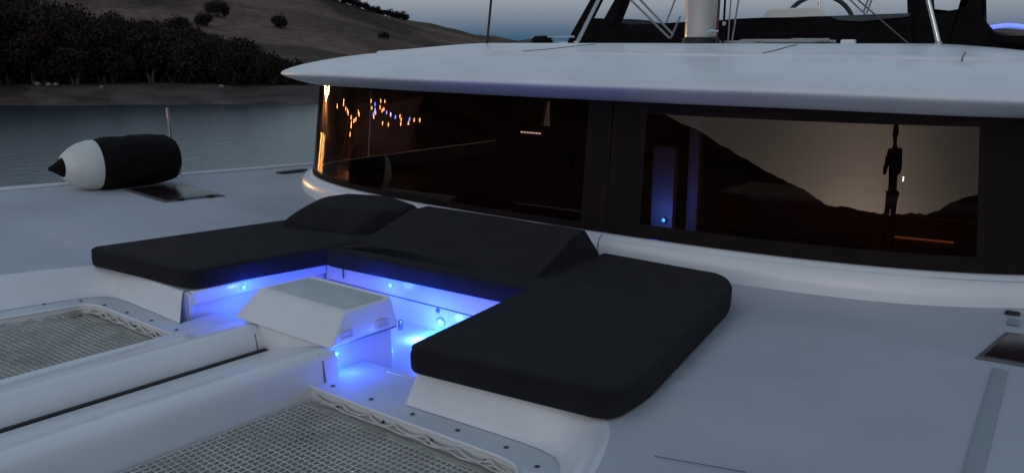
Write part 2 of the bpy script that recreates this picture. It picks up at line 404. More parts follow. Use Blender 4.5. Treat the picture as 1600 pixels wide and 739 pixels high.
# small pale building at the far end of the hill
def house(px, py, w, h, d, lab, lit):
    b = R(tree_band(px)); r = 225; c = Vector((-math.sin(b) * r, math.cos(b) * r, EYE + r * (64 - py) / 1433))
    o = empty('stone_house', c, lab, 'house', None, b)
    box('wall', (-w / 2, 0, -1.5), (w / 2, d, h), mat('pale_render', (.6, .52, .42), .9, bump=.4, bscale=3, var=.15, vscale=.6), o, .03)
    hullobj('roof', [(-w / 2 - .3, -.3, h), (w / 2 + .3, -.3, h), (-w / 2 - .3, d + .3, h), (w / 2 + .3, d + .3, h), (-w / 2 + 1, d / 2, h + .6), (w / 2 - 1, d / 2, h + .6)], mat('roof_tile', (.22, .15, .11), .9, bump=.5, bscale=5), o, .02)
    for i in range(4):
        x = -w / 2 + w * (i + .5) / 4
        f = box('window', (x - .35, -.06, h * .35), (x + .35, .02, h * .8), mat('frame_paint', (.3, .3, .3), .6), o, .01)
        box('pane', (x - .27, -.09, h * .42), (x + .27, -.065, h * .74), emat('lit_pane', (1, .75, .5), .16, 'NONE') if i in lit else HOLLOW, f, 0)
    box('door', (-.4, -.07, -.2), (.1, .0, h * .7), mat('frame_paint', (.3, .3, .3), .6), o, .01)
house(738, 65.5, 6.2, 1.2, 4, 'low pale house at the foot of the hill beyond the roof, with two lit windows', (1, 2))

# ------------------------------------------------------------------ the catamaran
boat = empty('catamaran', (0, 0, 0), 'white catamaran seen from its foredeck, with wraparound smoked saloon window', 'catamaran')
CX = -3.55
def zsheer(Y): return .494 - .038 * (max(min(Y, 9), -5) - 2.96)
def deckz(X, Y):
    a = abs(X - CX); t = smooth01(2.0, 4.35, a)
    edge = 1.89 - .194 * (Y - 2.6)                   # outer edge of the seat cushions; the deck stands a little proud outside it
    return .33 + (zsheer(Y) - .33) * t + .040 * smooth01(.05, .13, a - edge) * smooth01(2.55, 2.95, Y) * (1 - smooth01(3.9, 4.6, Y)) * (1 - smooth01(2.6, 3.6, a))
# foot (A) and top (B) of the moulded face round the foredeck, right side; the left is the mirror image
AB = [((-2.66, 2.50), (-2.60, 2.575)), ((-2.3, 2.52), (-2.3, 2.585)), ((-2.02, 2.53), (-1.98, 2.61)), ((-1.86, 2.51), (-1.80, 2.65)), ((-1.77, 2.43), (-1.66, 2.58)), ((-1.72, 2.3), (-1.55, 2.38)),
      ((-1.66, 2.05), (-1.45, 2.1)), ((-1.54, 1.5), (-1.28, 1.5)), ((-1.36, .6), (-1.06, .6)), ((-1.2, -.6), (-.88, -.6)), ((-1.1, -2.2), (-.78, -2.2))]
Ar = catmull([(*a, 0) for a, b in AB], 8); Br = catmull([(*b, 0) for a, b in AB], 8)
mir = lambda P: [Vector((2 * CX - p.x, p.y, p.z)) for p in P]
Al, Bl_ = mir(Ar), mir(Br)
def sheerX(Y): return 4.35 - .9 * smooth01(1.5, -5.2, Y) ** 1.3 - .25 * smooth01(6, 12, Y)
sr = [Vector((CX + sheerX(Y), Y, 0)) for Y in [-5 + .4 * i for i in range(36)]]
sl = mir(sr)
WELL = [(-2.60, 3.56), (-4.50, 3.56)]
outer = sr + [Vector((sl[-1].x, sl[-1].y, 0))] + list(reversed(sl))[1:] + [Vector((-6.4, -4.4, 0)), Vector((-6.3, -2.3, 0))] + list(reversed(Bl_)) + [Vector((-4.5, 3.56, 0)), Vector((-2.6, 3.56, 0))] + Br + [Vector((-.8, -2.3, 0)), Vector((-.7, -4.4, 0))]
DECKM = mat('deck_gelcoat', (.54, .57, .61), .55, bump=.08, bscale=4, var=.10, vscale=1.1)
deck = fill('foredeck', outer, [], deckz, NONSKID, boat, .065)
faceprof = [(0, .172), (.1, .176), (.22, .2), (.4, .244), (.6, .289), (.78, .317), (.9, .327), (1.0, .33)]
for A_, B_ in ((Ar, Br), (Al, Bl_)):
    rows = []
    for t, z in faceprof:
        rows.append([Vector((a.x + (b.x - a.x) * t, a.y + (b.y - a.y) * t, .172 + (z - .172) / (.158) * (deckz(b.x, b.y) - .172))) for a, b in zip(A_, B_)])
    loft('moulded_face', rows, GEL, boat)
# non-skid panels, a few millimetres proud of the gelcoat
def off(P, d): 
    o = []
    for i, p in enumerate(P):
        t = (P[min(i + 1, len(P) - 1)] - P[max(i - 1, 0)]).normalized(); o.append(p + Vector((-t.y, t.x, 0)) * d)
    return o
brd = [p for p in off(Br, .05) if p.y < 2.60 and p.x > -1.62]
srd = [Vector((p.x - .12, p.y, 0)) for p in sr if -3 < p.y < 8]
def plinth_xy(th, dl, n=2.8, W_=3.43, A_=1.64, YC=4.72, C=-3.76):
    s = math.sin(abs(th)); c = max(math.cos(th), 0)
    return C + math.copysign((W_ + dl) * s ** (2 / n), th), YC - dl + (A_ + dl) * (1 - c ** (2 / n))
# right non-skid: behind the seat, out to the sheer, forward past the camera
rp = [Vector((*plinth_xy(R(a), .125), 0)) for a in range(25, 90, 3)] + [Vector((-.2, 8, 0))] + list(reversed(srd)) + [Vector((-.72, -2.1, 0))] + list(reversed(brd)) + [Vector((-1.42, 2.62, 0)), Vector((-1.44, 2.8, 0)), Vector((-1.59, 3.5, 0)), Vector((-1.72, 4.2, 0)), Vector((-1.78, 4.5, 0))]
rp = [p for i, p in enumerate(rp) if i == 0 or (p - rp[i - 1]).length > .01]
CL = [(p.x, p.y) for p in rp]
lp_ = [Vector((2 * CX - p.x, p.y, 0)) for p in rp]
# toe rail bead along each hull edge
for s_, side in ((sr, 1), (sl, -1)):
    tube('toe_rail', [(p.x - .02 * side, p.y, deckz(p.x, p.y) + .008) for p in s_], .022, GEL, boat, 8)
# hull sides
for s_, A_, side in ((sr, Ar, 1), (sl, Al, -1)):
    rows = []
    for dz, dx in ((0, 0), (-.25, .03), (-.7, -.02), (-1.3, -.25), (-2.6, -.75)):
        rows.append([Vector((p.x + dx * side, p.y, deckz(p.x, p.y) + dz)) for p in s_])
    loft('hull_side', rows, GEL, boat)

# flat band with screws round the trampoline openings
HR = [(-3.13, 2.375), (-2.6, 2.375), (-2.02, 2.385), (-1.93, 2.365), (-1.885, 2.32), (-1.87, 2.24), (-1.84, 2.1), (-1.72, 1.5), (-1.54, .6), (-1.38, -.6), (-1.28, -1.7), (-3.13, -1.7)]
HRs = catmull([(*p, 0) for p in HR[2:6]], 5)
holeR = [Vector((*HR[0], 0)), Vector((*HR[1], 0))] + HRs + [Vector((*p, 0)) for p in HR[6:]]
holeL = [Vector((min(2 * CX - p.x, -4.275), p.y, 0)) for p in holeR]
holeL = [p for i, p in enumerate(holeL) if i == 0 or (p - holeL[i - 1]).length > .01]
slot = [Vector((-4.10, 2.562, 0)), Vector((-3.515, 2.562, 0)), Vector((-3.515, -1.75, 0)), Vector((-4.10, -1.75, 0))]
bo = list(reversed(Al)) + [Vector((-4.47, 2.76, 0)), Vector((-2.63, 2.76, 0))] + Ar
fill('edge_band', bo, [holeR, holeL, slot], lambda x, y: .170, BAND, boat, .25)
for H_ in (holeR, holeL):
    path = [Vector((p.x, p.y, .170)) for p in H_[:-1]]
    tube('edge_bead', [(p.x, p.y, .170) for p in path], .0075, GEL, boat, 8)
    rows = [[Vector((p.x, p.y, z)) for p in H_ + [H_[0]]] for z in (.168, .06, -.35)]
    loft('opening_wall', rows, GEL, boat)
def screw(x, y, z):
    o = empty_part('screw', (x, y, z)); return o
scr_me = None
def mk_screw():
    bm = bmesh.new(); lathe_bm(bm, [(0, .009), (.002, .0115), (.005, .008), (.0065, .002)], (0, 0, 0), (0, 0, 1), 10)
    me = bpy.data.meshes.new('screw'); bm.to_mesh(me); bm.free(); me.materials.append(mat('screw_steel', (.10, .10, .11), .35, metal=.8)); return me
scr_me = mk_screw()
SC = [(-3.06, 2.445), (-2.81, 2.45), (-2.555, 2.452), (-2.3, 2.455), (-2.05, 2.46), (-1.86, 2.41), (-1.79, 2.2), (-1.74, 1.95)]
for x, y in SC + [(-4.35, 2.43), (-4.61, 2.43), (-4.86, 2.42), (-5.11, 2.41), (-5.30, 2.36), (-5.40, 2.19), (-5.46, 1.95)]:
    o = link('screw', scr_me, None, boat, True); o.location = (x, y, .170); o.rotation_euler.z = random.uniform(0, 3)

# trampolines
def trampoline(H_, lab, side):
    t = empty('trampoline', (CX + side * 1.1, 1.0, .13), lab, 'trampoline')
    x0, x1 = min(p.x for p in H_) + .02, max(p.x for p in H_) - .02
    cx = (x0 + x1) / 2
    def nz(x, y):
        u = abs(x - cx) / ((x1 - x0) / 2); v = smooth01(2.32, 1.2, y)
        return .118 - .035 * (1 - u * u) * v
    ins = lambda x, y: inside((x, y), H_)
    bm = bmesh.new(); sp = .0300; rd = .0034
    def strand(P):
        run = []
        for p in P:
            if ins(p.x, p.y + .035) and ins(p.x + .03 * side, p.y): run.append(p)
            elif run:
                if len(run) > 1: tube_bm(bm, run, rd, 4, False)
                run = []
        if len(run) > 1: tube_bm(bm, run, rd, 4, False)
    y = 2.33
    while y > -.6:
        strand([Vector((x0 + (x1 - x0) * i / 24, y + .004 * math.sin(i * .6 + y * 9), nz(x0 + (x1 - x0) * i / 24, y))) for i in range(25)]); y -= sp
    x = x0 + .012
    while x < x1:
        strand([Vector((x + .004 * math.sin(i * .5 + x * 7), 2.34 - i * .1, nz(x, 2.34 - i * .1) + .003)) for i in range(30)]); x += sp
    net = bmobj('net', bm, NETM, t, True, 'stuff', None); net.location = (-t.location.x, -t.location.y, -t.location.z)
    # hem along the aft edge and white lacing
    hx0, hx1 = (x0 + .04, x1 - .08) if side > 0 else (x0 + .08, x1 - .04)
    def pr(o): o.location = (-t.location.x, -t.location.y, -t.location.z)
    hem = [Vector((hx0 + (hx1 - hx0) * i / 40, 2.325 - .004 * math.sin(i), .122)) for i in range(41)]
    rows = [[p + Vector((0, dy, dz)) for p in hem] for dy, dz in ((.008, 0), (.004, .006), (-.014, .006), (-.02, 0), (-.014, -.005), (.004, -.005), (.008, 0))]
    pr(loft('hem', rows, mat('hem_webbing', (.36, .35, .30), .9, bump=.8, bscale=150, var=.3, vscale=12), t))
    P = []; n = 10; rj = random.Random(3)
    for i in range(n + 1):
        xx = hx0 + (hx1 - hx0) * i / n
        xx += rj.uniform(-.010, .010); jy = rj.uniform(-.006, .006)
        P += [(xx, 2.366, .148), (xx + .03, 2.357 + jy * .4, .143), (xx + (hx1 - hx0) / n * .40, 2.352 + jy * .6, .138), (xx + (hx1 - hx0) / n * .75, 2.350 + jy * .6, .140)]
    pr(tube('lacing_rope', catmull(P, 4), .0062, ROPE, t, 6))
    P2 = []
    for i in range(n + 1):
        xx = hx0 + (hx1 - hx0) * (i + .3) / n
        P2 += [(xx, 2.338 + rj.uniform(-.004, .004), .134), (xx + (hx1 - hx0) / n * .5, 2.342 + rj.uniform(-.006, .006), .137)]
    pr(tube('lacing_rope', catmull(P2, 4), .0042, ROPE, t, 6))
    if side > 0: side_x = lambda yy: max(p.x for p in H_) - .0 - (2.3 - yy) * 0
    # side lacing along the curved outer edge
    E = [p for p in H_ if abs(p.x - CX) > 1.4 and p.y > -1]
    E = sorted(E, key=lambda p: -p.y); S_ = catmull([(p.x, p.y, .14) for p in E], 8); Q = []
    for i, p in enumerate(S_):
        d = .008 if i % 2 else .05; Q.append((p.x - d * side, p.y - (.03 if i < 6 else 0), .142 - (0 if i % 2 else .014)))
    pr(tube('lacing_rope', Q, .0055, ROPE, t, 6))
    # shackle-like lashing hooks under the band
    hk = bmesh.new()
    for i in range(6):
        xx = hx0 + (hx1 - hx0) * (i + .5) / 6
        tube_bm(hk, [(xx, 2.374, .140), (xx + .005, 2.355, .135), (xx + .012, 2.345, .140)], .006, 6)
    pr(bmobj('lashing_hook', hk, DARK, t))
    return t
trampoline(holeR, 'beige net trampoline nearest the camera, right of the two central beams', 1)
trampoline(holeL, 'beige net trampoline on the far side, left of the two central beams', -1)

# central fairings (two long rounded beams with a dark gap between)
def beam(sec, y0, y1, endcap=True):
    rows = []
    for i in range(25):
        y = y0 + (y1 - y0) * i / 24
        k = smooth01(0, .03, abs(y - y0)) 
        rows.append([Vector((x, y, z)) for x, z in sec])
    n = len(sec); vs = [v for r in rows for v in r]; fs = []
    for i in range(24):
        for k in range(n - 1): fs.append((i * n + k, i * n + k + 1, (i + 1) * n + k + 1, (i + 1) * n + k))
    fs.append(tuple(range(n))); fs.append(tuple(24 * n + k for k in range(n)))
    return pyobj('central_beam', vs, fs, GEL, boat, True, None, 35)
beam([(p.x, p.y) for p in catmull([(-3.668, -.2, 0), (-3.668, .13, 0), (-3.664, .172, 0), (-3.640, .192, 0), (-3.55, .218, 0), (-3.40, .262, 0), (-3.24, .296, 0), (-3.165, .297, 0), (-3.135, .268, 0), (-3.128, .15, 0), (-3.12, -.05, 0)], 4)], 2.534, -1.7)
beam([(p.x, p.y) for p in catmull([(-4.285, -.05, 0), (-4.28, .166, 0), (-4.23, .182, 0), (-4.08, .228, 0), (-3.92, .272, 0), (-3.80, .294, 0), (-3.745, .291, 0), (-3.712, .262, 0), (-3.700, .20, 0), (-3.694, .08, 0), (-3.69, -.2, 0)], 4)], 2.57, -1.7)
box('slot_wall', (-4.10, 2.56, -.3), (-3.52, 2.60, .168), GEL, boat, .003)
box('gap_shade_strip', (-3.698, -1.7, -.2), (-3.669, 2.53, .188), DARK, boat, .003)  # dark strip added to draw the line of shade in the beam gap
tube('beam_joint', [(-3.765, 2.49, .2925), (-3.745, 2.49, .289), (-3.711, 2.49, .262), (-3.6985, 2.49, .20), (-3.692, 2.49, .10)], .003, SEAM, boat, 6)
tube('beam_joint', [(-3.165, 2.452, .296), (-3.137, 2.452, .268), (-3.127, 2.452, .20), (-3.123, 2.452, .172)], .0045, SEAM, boat, 6)
box('crossbeam', (-6.2, -1.95, -.05), (-.95, -1.72, .22), ALU, boat, .08, 5)

# cockpit well: sole, walls, lip
SOLE = .06
wl = [Vector((-4.48, 2.60, 0)), Vector((-4.48, 3.58, 0)), Vector((-2.62, 3.58, 0)), Vector((-2.62, 2.60, 0))]
box('cockpit_sole', (-4.6, 2.70, SOLE - .03), (-2.5, 3.7, SOLE), GEL, boat, 0)
box('cockpit_step', (-4.6, 2.735, SOLE + .001), (-2.5, 2.76, .166), GEL, boat, .004)
box('well_wall', (-4.47, 3.555, SOLE - .01), (-2.63, 3.62, .326), GEL, boat, .006)
box('well_wall', (-2.64, 2.56, SOLE), (-2.56, 3.60, .326), GEL, boat, .006)
box('well_wall', (-4.60, 2.58, SOLE), (-4.50, 3.60, .322), GEL, boat, .006)
rim = box('well_shelf', (-4.505, 2.61, .245), (-4.455, 3.553, .327), GEL, boat, .012, 3)
hullobj('shelf_bracket', [(-4.50, 2.59, .13), (-4.50, 2.62, .13), (-4.455, 2.585, .315), (-4.455, 2.64, .315), (-4.50, 2.585, .315), (-4.50, 2.64, .315)], GEL, boat, .006)
tube('well_seam', [(-4.44, 3.553, .205), (-2.66, 3.553, .205)], .003, SEAM, boat, 6)
tube('corner_drain', [(-4.29, 3.548, .30), (-4.29, 3.546, .24)], .005, SEAM, boat, 6)
lathe('wall_vent', [(0, .014), (.008, .014), (.010, .010), (.012, .003)], (-3.47, 3.556, .185), (0, -1, 0), mat('grey_vent', (.12, .13, .15), .5), boat, 14)
# drain plate and fitting on the sole and the forward band
box('floor_fitting', (-2.98, 3.02, SOLE + .001), (-2.88, 3.06, SOLE + .006), STEEL, boat, .002)
tube('band_seam', [(-3.0, 2.72, .172), (-2.86, 2.74, .172), (-2.80, 2.735, .172)], .004, STEEL, boat, 6)

# locker box with hinged lid at the head of the beams
box('locker_base', (-3.86, 2.535, .02), (-3.225, 2.97, .297), GEL, boat, .015, 3)
lidp = [(-3.93, 2.515, .305), (-3.155, 2.515, .305), (-3.17, 2.965, .305), (-3.90, 2.965, .305), (-3.86, 2.63, .45), (-3.185, 2.63, .45), (-3.195, 2.94, .45), (-3.845, 2.94, .45)]
lid = hullobj('locker_lid', lidp, GEL, boat, .014, 4)
hullobj('lid_panel', [(-3.825, 2.662, .4515), (-3.215, 2.662, .4515), (-3.222, 2.915, .4515), (-3.812, 2.915, .4515), (-3.82, 2.665, .4545), (-3.22, 2.665, .4545), (-3.227, 2.91, .4545), (-3.807, 2.91, .4545)], LIDGREY, lid, 0)
hullobj('lid_rim', [(-3.81, 2.922, .450), (-3.195, 2.922, .450), (-3.195, 2.938, .450), (-3.81, 2.938, .450), (-3.81, 2.925, .460), (-3.2, 2.925, .460), (-3.2, 2.935, .460), (-3.81, 2.935, .460)], GEL, lid, .003)
box('lid_gasket', (-3.85, 2.545, .298), (-3.178, 2.955, .3045), SEAM, boat, 0)
for y in (2.62, 2.85):
    h = box('hinge', (-3.176, y - .032, .335), (-3.158, y + .032, .366), mat('grey_hinge', (.5, .5, .55), .5), lid, .003)
    tube('hinge_pin', [(-3.158, y - .036, .334), (-3.158, y + .036, .334)], .004, mat('grey_hinge', (.5, .5, .55), .5), h, 8)
box('latch', (-3.168, 2.955, .285), (-3.15, 2.975, .335), STEEL, lid, .003)

# blue courtesy lights: a lens in a bezel, each with its own lamp
def led(loc, d, power, r=.011, spread=.05):
    loc = Vector(loc); d = Vector(d).normalized()
    b = lathe('courtesy_light', [(0, r * 1.5), (.003, r * 1.5), (.005, r * 1.1), (.004, r)], loc, d, STEEL, boat, 16)
    lathe('lens', [(.003, r), (.007, r * .8), (.009, r * .2)], loc, d, LEDM, b, 14)
    if power:
        l = bpy.data.lights.new('led_light', 'POINT'); l.color = (.022, .072, 1.0); l.energy = power; l.shadow_soft_size = .03
        o = bpy.data.objects.new('led_light', l); COL.objects.link(o); o.location = loc + d * spread; o.parent = b
BACK = 3.553
led((-3.45, BACK, .115), (0, -1, -.1), 2.7, .022, .18)
led((-4.453, 2.93, .285), (1, 0, 0), 1.0, .008, .13)
led((-3.86, BACK, .268), (0, -1, 0), .8, .007, .14)
led((-3.222, 2.60, .245), (1, 0, 0), .45, .007, .10)  # added lamp on the locker side, stands in for a reflected blue glow
led((-2.642, 3.2, .28), (-1, 0, 0), .8, .009, .10)

# ------------------------------------------------------------------ saloon: plinth, glass, roof
TH = [R(a / 2) for a in range(-180, 181)]
ZB, ZT, RK = .50, 1.345, math.tan(R(6.7))
def ring(dl, z, ths=TH, back=9.5):
    P = [Vector((*plinth_xy(t, dl), z)) for t in ths]
    return P
def ring_full(dl, z):
    P = ring(dl, z); a, b = P[0], P[-1]
    return [Vector((a.x, y, z)) for y in (9.5, 8.4, 7.4)] + P + [Vector((b.x, y, z)) for y in (7.4, 8.4, 9.5)]
prof = [(.11, .20), (.105, .36), (.095, .42), (.085, .455), (.07, .474), (.058, .478), (.052, .470), (.044, .478), (.03, .494), (.012, .4975), (-.02, .4975)]
loft('saloon_plinth', [ring_full(d, z) for d, z in prof], GEL, boat, auto=70)
# joint in the plinth
th_j = next(t for t in TH if plinth_xy(t, .1)[0] > -3.10)
tube('plinth_seam', [(*plinth_xy(th_j, d + .001), z) for d, z in prof[1:9]], .0028, SEAM, boat, 6)
def gz(th, z, extra=0): return Vector((*plinth_xy(th, -(z - ZB) * RK + extra), z))
def pane(name, t0, t1, z0, z1, material, parent, extra=0, n=200, m=14):
    rows = [[gz(t0 + (t1 - t0) * i / n, z0 + (z1 - z0) * j / m, extra) for i in range(n + 1)] for j in range(m + 1)]
    return loft(name, rows, material, parent, auto=None)
def th_at(X):
    return min((R(a / 20) for a in range(-1790, 1791)), key=lambda t: abs(plinth_xy(t, 0)[0] - X))
tm = th_at(-3.11); 
g1 = pane('window', R(-89.9), tm - .0012, ZB, ZT, GLASS, boat); g1['label'] = 'smoked saloon window pane left of the joint, wrapping round the corner'
g2 = pane('window', tm + .0012, R(89.9), ZB, ZT, GLASS, boat); g2['label'] = 'smoked saloon window pane right of the joint'
# aft side windows
for sgn in (-1, 1):
    x0 = plinth_xy(R(89.9 * sgn), 0)[0]; x1 = plinth_xy(R(89.9 * sgn), -(ZT - ZB) * RK)[0]
    pyobj('window', [(x0, 6.36, ZB), (x0, 9.5, ZB), (x1, 9.5, ZT), (x1, 6.36, ZT)], [(0, 1, 2, 3)], GLASS, boat, False)
# black border printed round the right-hand pane
tR = th_at(-1.02); tL = th_at(-2.86)
e_ = .0035
pane('window_border', tm + .0012, tL, ZB + .001, ZT, FRIT, g2, e_, 20, 3)
pane('window_border', tL, tR, 1.262, ZT, FRIT, g2, e_, 90, 3)
pane('window_border', tL, tR, ZB + .001, .585, FRIT, g2, e_, 90, 3)
pane('window_border', tR, th_at(.0), ZB + .001, ZT, FRIT, g2, e_, 60, 3)
pane('window_border', th_at(-3.3), tm - .0012, ZB + .001, ZT, FRIT, g1, e_, 20, 3)
pane('window_border', th_at(-6.9), th_at(-3.3), ZB + .001, .545, FRIT, g1, e_, 120, 2)
# roof
rprof = [(-.16, 1.338), (-.08, 1.330), (.0, 1.345), (.08, 1.369), (.16, 1.397), (.212, 1.419), (.226, 1.430), (.229, 1.440), (.222, 1.452), (.196, 1.468), (.14, 1.488), (.05, 1.513), (-.12, 1.548), (-.32, 1.578), (-.52, 1.600), (-.60, 1.604), (-.603, 1.617), (-.614, 1.622), (-.66, 1.623), (-.9, 1.637), (-1.2, 1.660), (-1.45, 1.674), (-1.6, 1.68)]
rows = []
for d, z in rprof:
    rr = ring_full(d, z)
    rr = [Vector((p.x, p.y, z - .030 * smooth01(1.6, 3.6, abs(p.x + 3.76)))) for p in rr]
    rows.append(rr)
n_ = len(rows[0])
vs = [v for r in rows for v in r]; fs = []
for i in range(len(rows) - 1):
    for k in range(n_ - 1): fs.append((i * n_ + k, i * n_ + k + 1, (i + 1) * n_ + k + 1, (i + 1) * n_ + k))
last = [(len(rows) - 1) * n_ + k for k in range(n_)]
for k in range(n_ // 2): 
    a, b = last[k], last[k + 1]; c, d = last[n_ - 2 - k], last[n_ - 1 - k]
    if b != c and len({a, b, c, d}) == 4: fs.append((a, b, c, d))
    elif len({a, b, d}) == 3 and b != d: fs.append((a, b, d))
roof = pyobj('saloon_roof', vs, fs, ROOFM, boat, True, None, 60)
dg = bpy.context.evaluated_depsgraph_get()
bvh = BVHTree.FromPolygons([v.co for v in roof.data.vertices], [tuple(p.vertices) for p in roof.data.polygons])
def drop(x, y, z0=3.0):
    h = bvh.ray_cast(Vector((x, y, z0)), Vector((0, 0, -1))); return h[0].z if h[0] is not None else 1.68
def onroof(a, b, n=12, h=.0015):
    return [(a[0] + (b[0] - a[0]) * i / n, a[1] + (b[1] - a[1]) * i / n, drop(a[0] + (b[0] - a[0]) * i / n, a[1] + (b[1] - a[1]) * i / n) + h) for i in range(n + 1)]
tube('panel_seam', onroof((-2.42, 5.42), (-2.50, 6.15)), .004, SEAM, boat, 6)
tube('panel_seam', onroof((-1.30, 5.55), (-1.40, 6.05)), .004, SEAM, boat, 6)
tube('panel_seam', onroof((-4.3, 5.36), (-4.15, 6.1)), .003, SEAM, boat, 6)
# headliner so that the saloon is dark inside
loft('headliner', [[Vector((p.x, p.y, 1.30)) for p in ring_full(-.17, 1.3)], [Vector((CX, 8.0 if abs(p.x - CX) > 0 else 8, 1.31)) for p in ring_full(-.17, 1.3)]], INT, boat)

# ------------------------------------------------------------------ inside the saloon (seen dimly through the glass)
fill('saloon_floor', ring_full(-.06, .36), [], lambda x, y: .36, INT, boat, .8)
box('aft_bulkhead', (-7.1, 9.42, .36), (-.45, 9.49, 1.33), INT, boat, 0)
tbl = empty('galley_counter', (-2.4, 6.2, .36), 'pale counter just behind the right-hand saloon window, with a small blue lamp on it', 'counter')
def ch(o): o.parent = tbl; o.location = -Vector(tbl.location); return o
ch(box('cabinet', (-2.9, 5.95, .36), (-1.2, 6.5, .60), INT, None, .01)); ch(box('worktop', (-2.95, 5.9, .602), (-1.15, 6.55, .63), mat('brown_worktop', (.2, .12, .08), .4), None, .008))
def pillar(x0, x1, y, z0, z1, lab):
    o = box('cabin_pillar', (x0, y, z0), (x1, y + .05, z1), INTW, None, .008); tag(o, lab, 'pillar')
pa = pt(1018, 300, Y=5.35); pb = pt(1052, 300, Y=5.35); pillar(pa.x, pb.x, 5.35, .36, 1.0, 'wide pale cabin pillar glowing blue behind the saloon window, with a tiny blue lamp')
pa = pt(1073, 300, Y=5.5); pb = pt(1090, 300, Y=5.5); pillar(pa.x, pb.x, 5.5, .36, 1.25, 'narrow pale cabin pillar glowing blue, right of the wider one behind the window')
q = pt(1037, 344, Y=5.33)
o = empty('cabin_lamp', q, 'tiny blue lamp glowing low behind the saloon window', 'lamp')
lathe('lamp_body', [(0, .02), (.012, .02), (.014, .016)], (0, .012, 0), (0, -1, 0), DARK, o, 14)
lathe('lens', [(.003, .014), (.008, .01)], (0, 0, 0), (0, -1, 0), emat('cabin_led', (.02, .25, 1), 3), o, 12)
l = bpy.data.lights.new('cabin_led', 'POINT'); l.color = (.04, .16, 1); l.energy = .5; l.shadow_soft_size = .02
lo = bpy.data.objects.new('cabin_led_light', l); COL.objects.link(lo); lo.parent = o; lo.location = (.02, -.15, .04)
# instrument panel behind the left pane, with a short row of pale characters
ip = empty('instrument_panel', pt(830, 228, Y=5.6), 'dark instrument panel behind the left pane with a short pale readout', 'instrument panel')
box('panel', (-.38, .0, -.16), (.38, .05, .16), mat('panel_black', (.05, .04, .04), .5), ip, .01)
for i in range(7):
    box('readout_dash', (-.105 + i * .03, -.004, .098), (-.083 + i * .03, -.001, .108), emat('readout', (.8, .8, .85), .5, 'NONE'), ip, 0)

# ------------------------------------------------------------------ cushions
def cushion(name, poly, rads, z0, th, lab, dome=.012):
    base = rounded([Vector((*p, 0)) for p in poly], rads, 10)
    c = sum(base, Vector((0, 0, 0))) / len(base); n = len(base)
    area = sum(base[i].x * base[(i + 1) % n].y - base[(i + 1) % n].x * base[i].y for i in range(n)); sg = 1 if area > 0 else -1
    nor = []
    for i in range(n):
        k = 1
        while (base[(i + k) % n] - base[i - k]).length < 1e-5: k += 1
        t = (base[(i + k) % n] - base[i - k]).normalized(); nor.append(Vector((t.y, -t.x, 0)) * sg)
    prof = [(.03, 0), (.006, .006), (0, .02), (-.002, th * .5), (.0, th - .04), (.003, th - .022), (.010, th - .010), (.022, th - .003), (.04, th)]
    rows = []
    for ins, z in prof:
        rows.append([base[i] - nor[i] * ins + Vector((0, 0, z)) for i in range(n)])
    for f in (.88, .74, .6, .45, .3, .15):
        rows.append([c + (rows[8][i] - c) * f + Vector((0, 0, th * (1 - f) + dome * (1 - f ** 2) if False else dome * (1 - f ** 3))) for i in range(n)])
        for i in range(n): rows[-1][i].z = th + dome * (1 - f ** 3)
    vs = []; fs = []
    for j, r in enumerate(rows):
        for p in r:
            q = p.copy(); w = noise.noise(Vector((q.x * 4, q.y * 4, 2))) * .009 + noise.noise(Vector((q.x * 13 + q.y * 4, q.y * 9, z0))) * .003
            if j > 4: q.z += w
            elif j > 0: q.x += w * .8; q.y += w * .8
            vs.append(q + Vector((0, 0, z0)))
    for j in range(len(rows) - 1):
        for k in range(n): fs.append((j * n + k, j * n + (k + 1) % n, (j + 1) * n + (k + 1) % n, (j + 1) * n + k))
    fs.append(tuple(range(n))); fs.append(tuple((len(rows) - 1) * n + k for k in range(n)))
    o = empty(name, (c.x, c.y, z0), lab, 'cushion')
    b = pyobj('seat_pad', vs, fs, FABRIC, o, True, None, None); b.location = (-c.x, -c.y, -z0)
    # piping along the upper edge
    P = [base[i] - nor[i] * .004 + Vector((0, 0, z0 + th - .018)) for i in range(n)]; P.append(P[0])
    p_ = tube('piping', P, .0035, FABRIC, o, 6); p_.location = (-c.x, -c.y, -z0)
    return o, c, z0
ZC = .333
cushion('seat_cushion', [(-2.625, 2.475), (-1.655, 2.585), (-1.655, 2.82), (-1.945, 4.18), (-2.11, 4.43), (-2.93, 4.44)], [.10, .17, .15, .14, .18, .06], ZC, .122,
        'large flat charcoal seat cushion nearest the camera, right of the blue-lit well')
lo_, lc, lz = cushion('seat_cushion', [(-5.50, 2.50), (-4.46, 2.60), (-4.31, 3.50), (-4.18, 4.4), (-5.2, 4.40)], [.12, .10, .03, .06, .12], ZC, .116,
        'charcoal seat cushion on the far left of the well, with a raised end')
mo_, mc, mz = cushion('seat_cushion', [(-4.325, 3.44), (-2.74, 3.52), (-2.93, 4.42), (-4.18, 4.42)], [.02, .03, .04, .04], ZC, .116,
        'charcoal seat cushion in the middle behind the locker box, with sloping backrest')
def rest(pts, o, c, z):
    bm = bmesh.new(); hull(bm, pts, .040, 6)
    bmesh.ops.subdivide_edges(bm, edges=[e for e in bm.edges if e.calc_length() > .25], cuts=6, use_grid_fill=True)
    for v in bm.verts: v.co += v.normal * noise.noise(v.co * 6) * .004
    b = bmobj('backrest', bm, FABRIC, o, True, None, 50); b.location = (-c.x, -c.y, -z)
rest([(-5.06, 3.62, .44), (-4.44, 3.74, .44), (-4.32, 3.94, .44), (-4.27, 4.36, .44), (-5.08, 4.36, .44), (-5.00, 3.66, .53), (-4.90, 3.80, .610), (-4.98, 3.96, .632), (-4.92, 4.14, .640), (-4.62, 4.26, .640), (-4.32, 4.22, .618), (-4.29, 4.10, .600), (-4.38, 3.98, .606)], lo_, lc, lz)
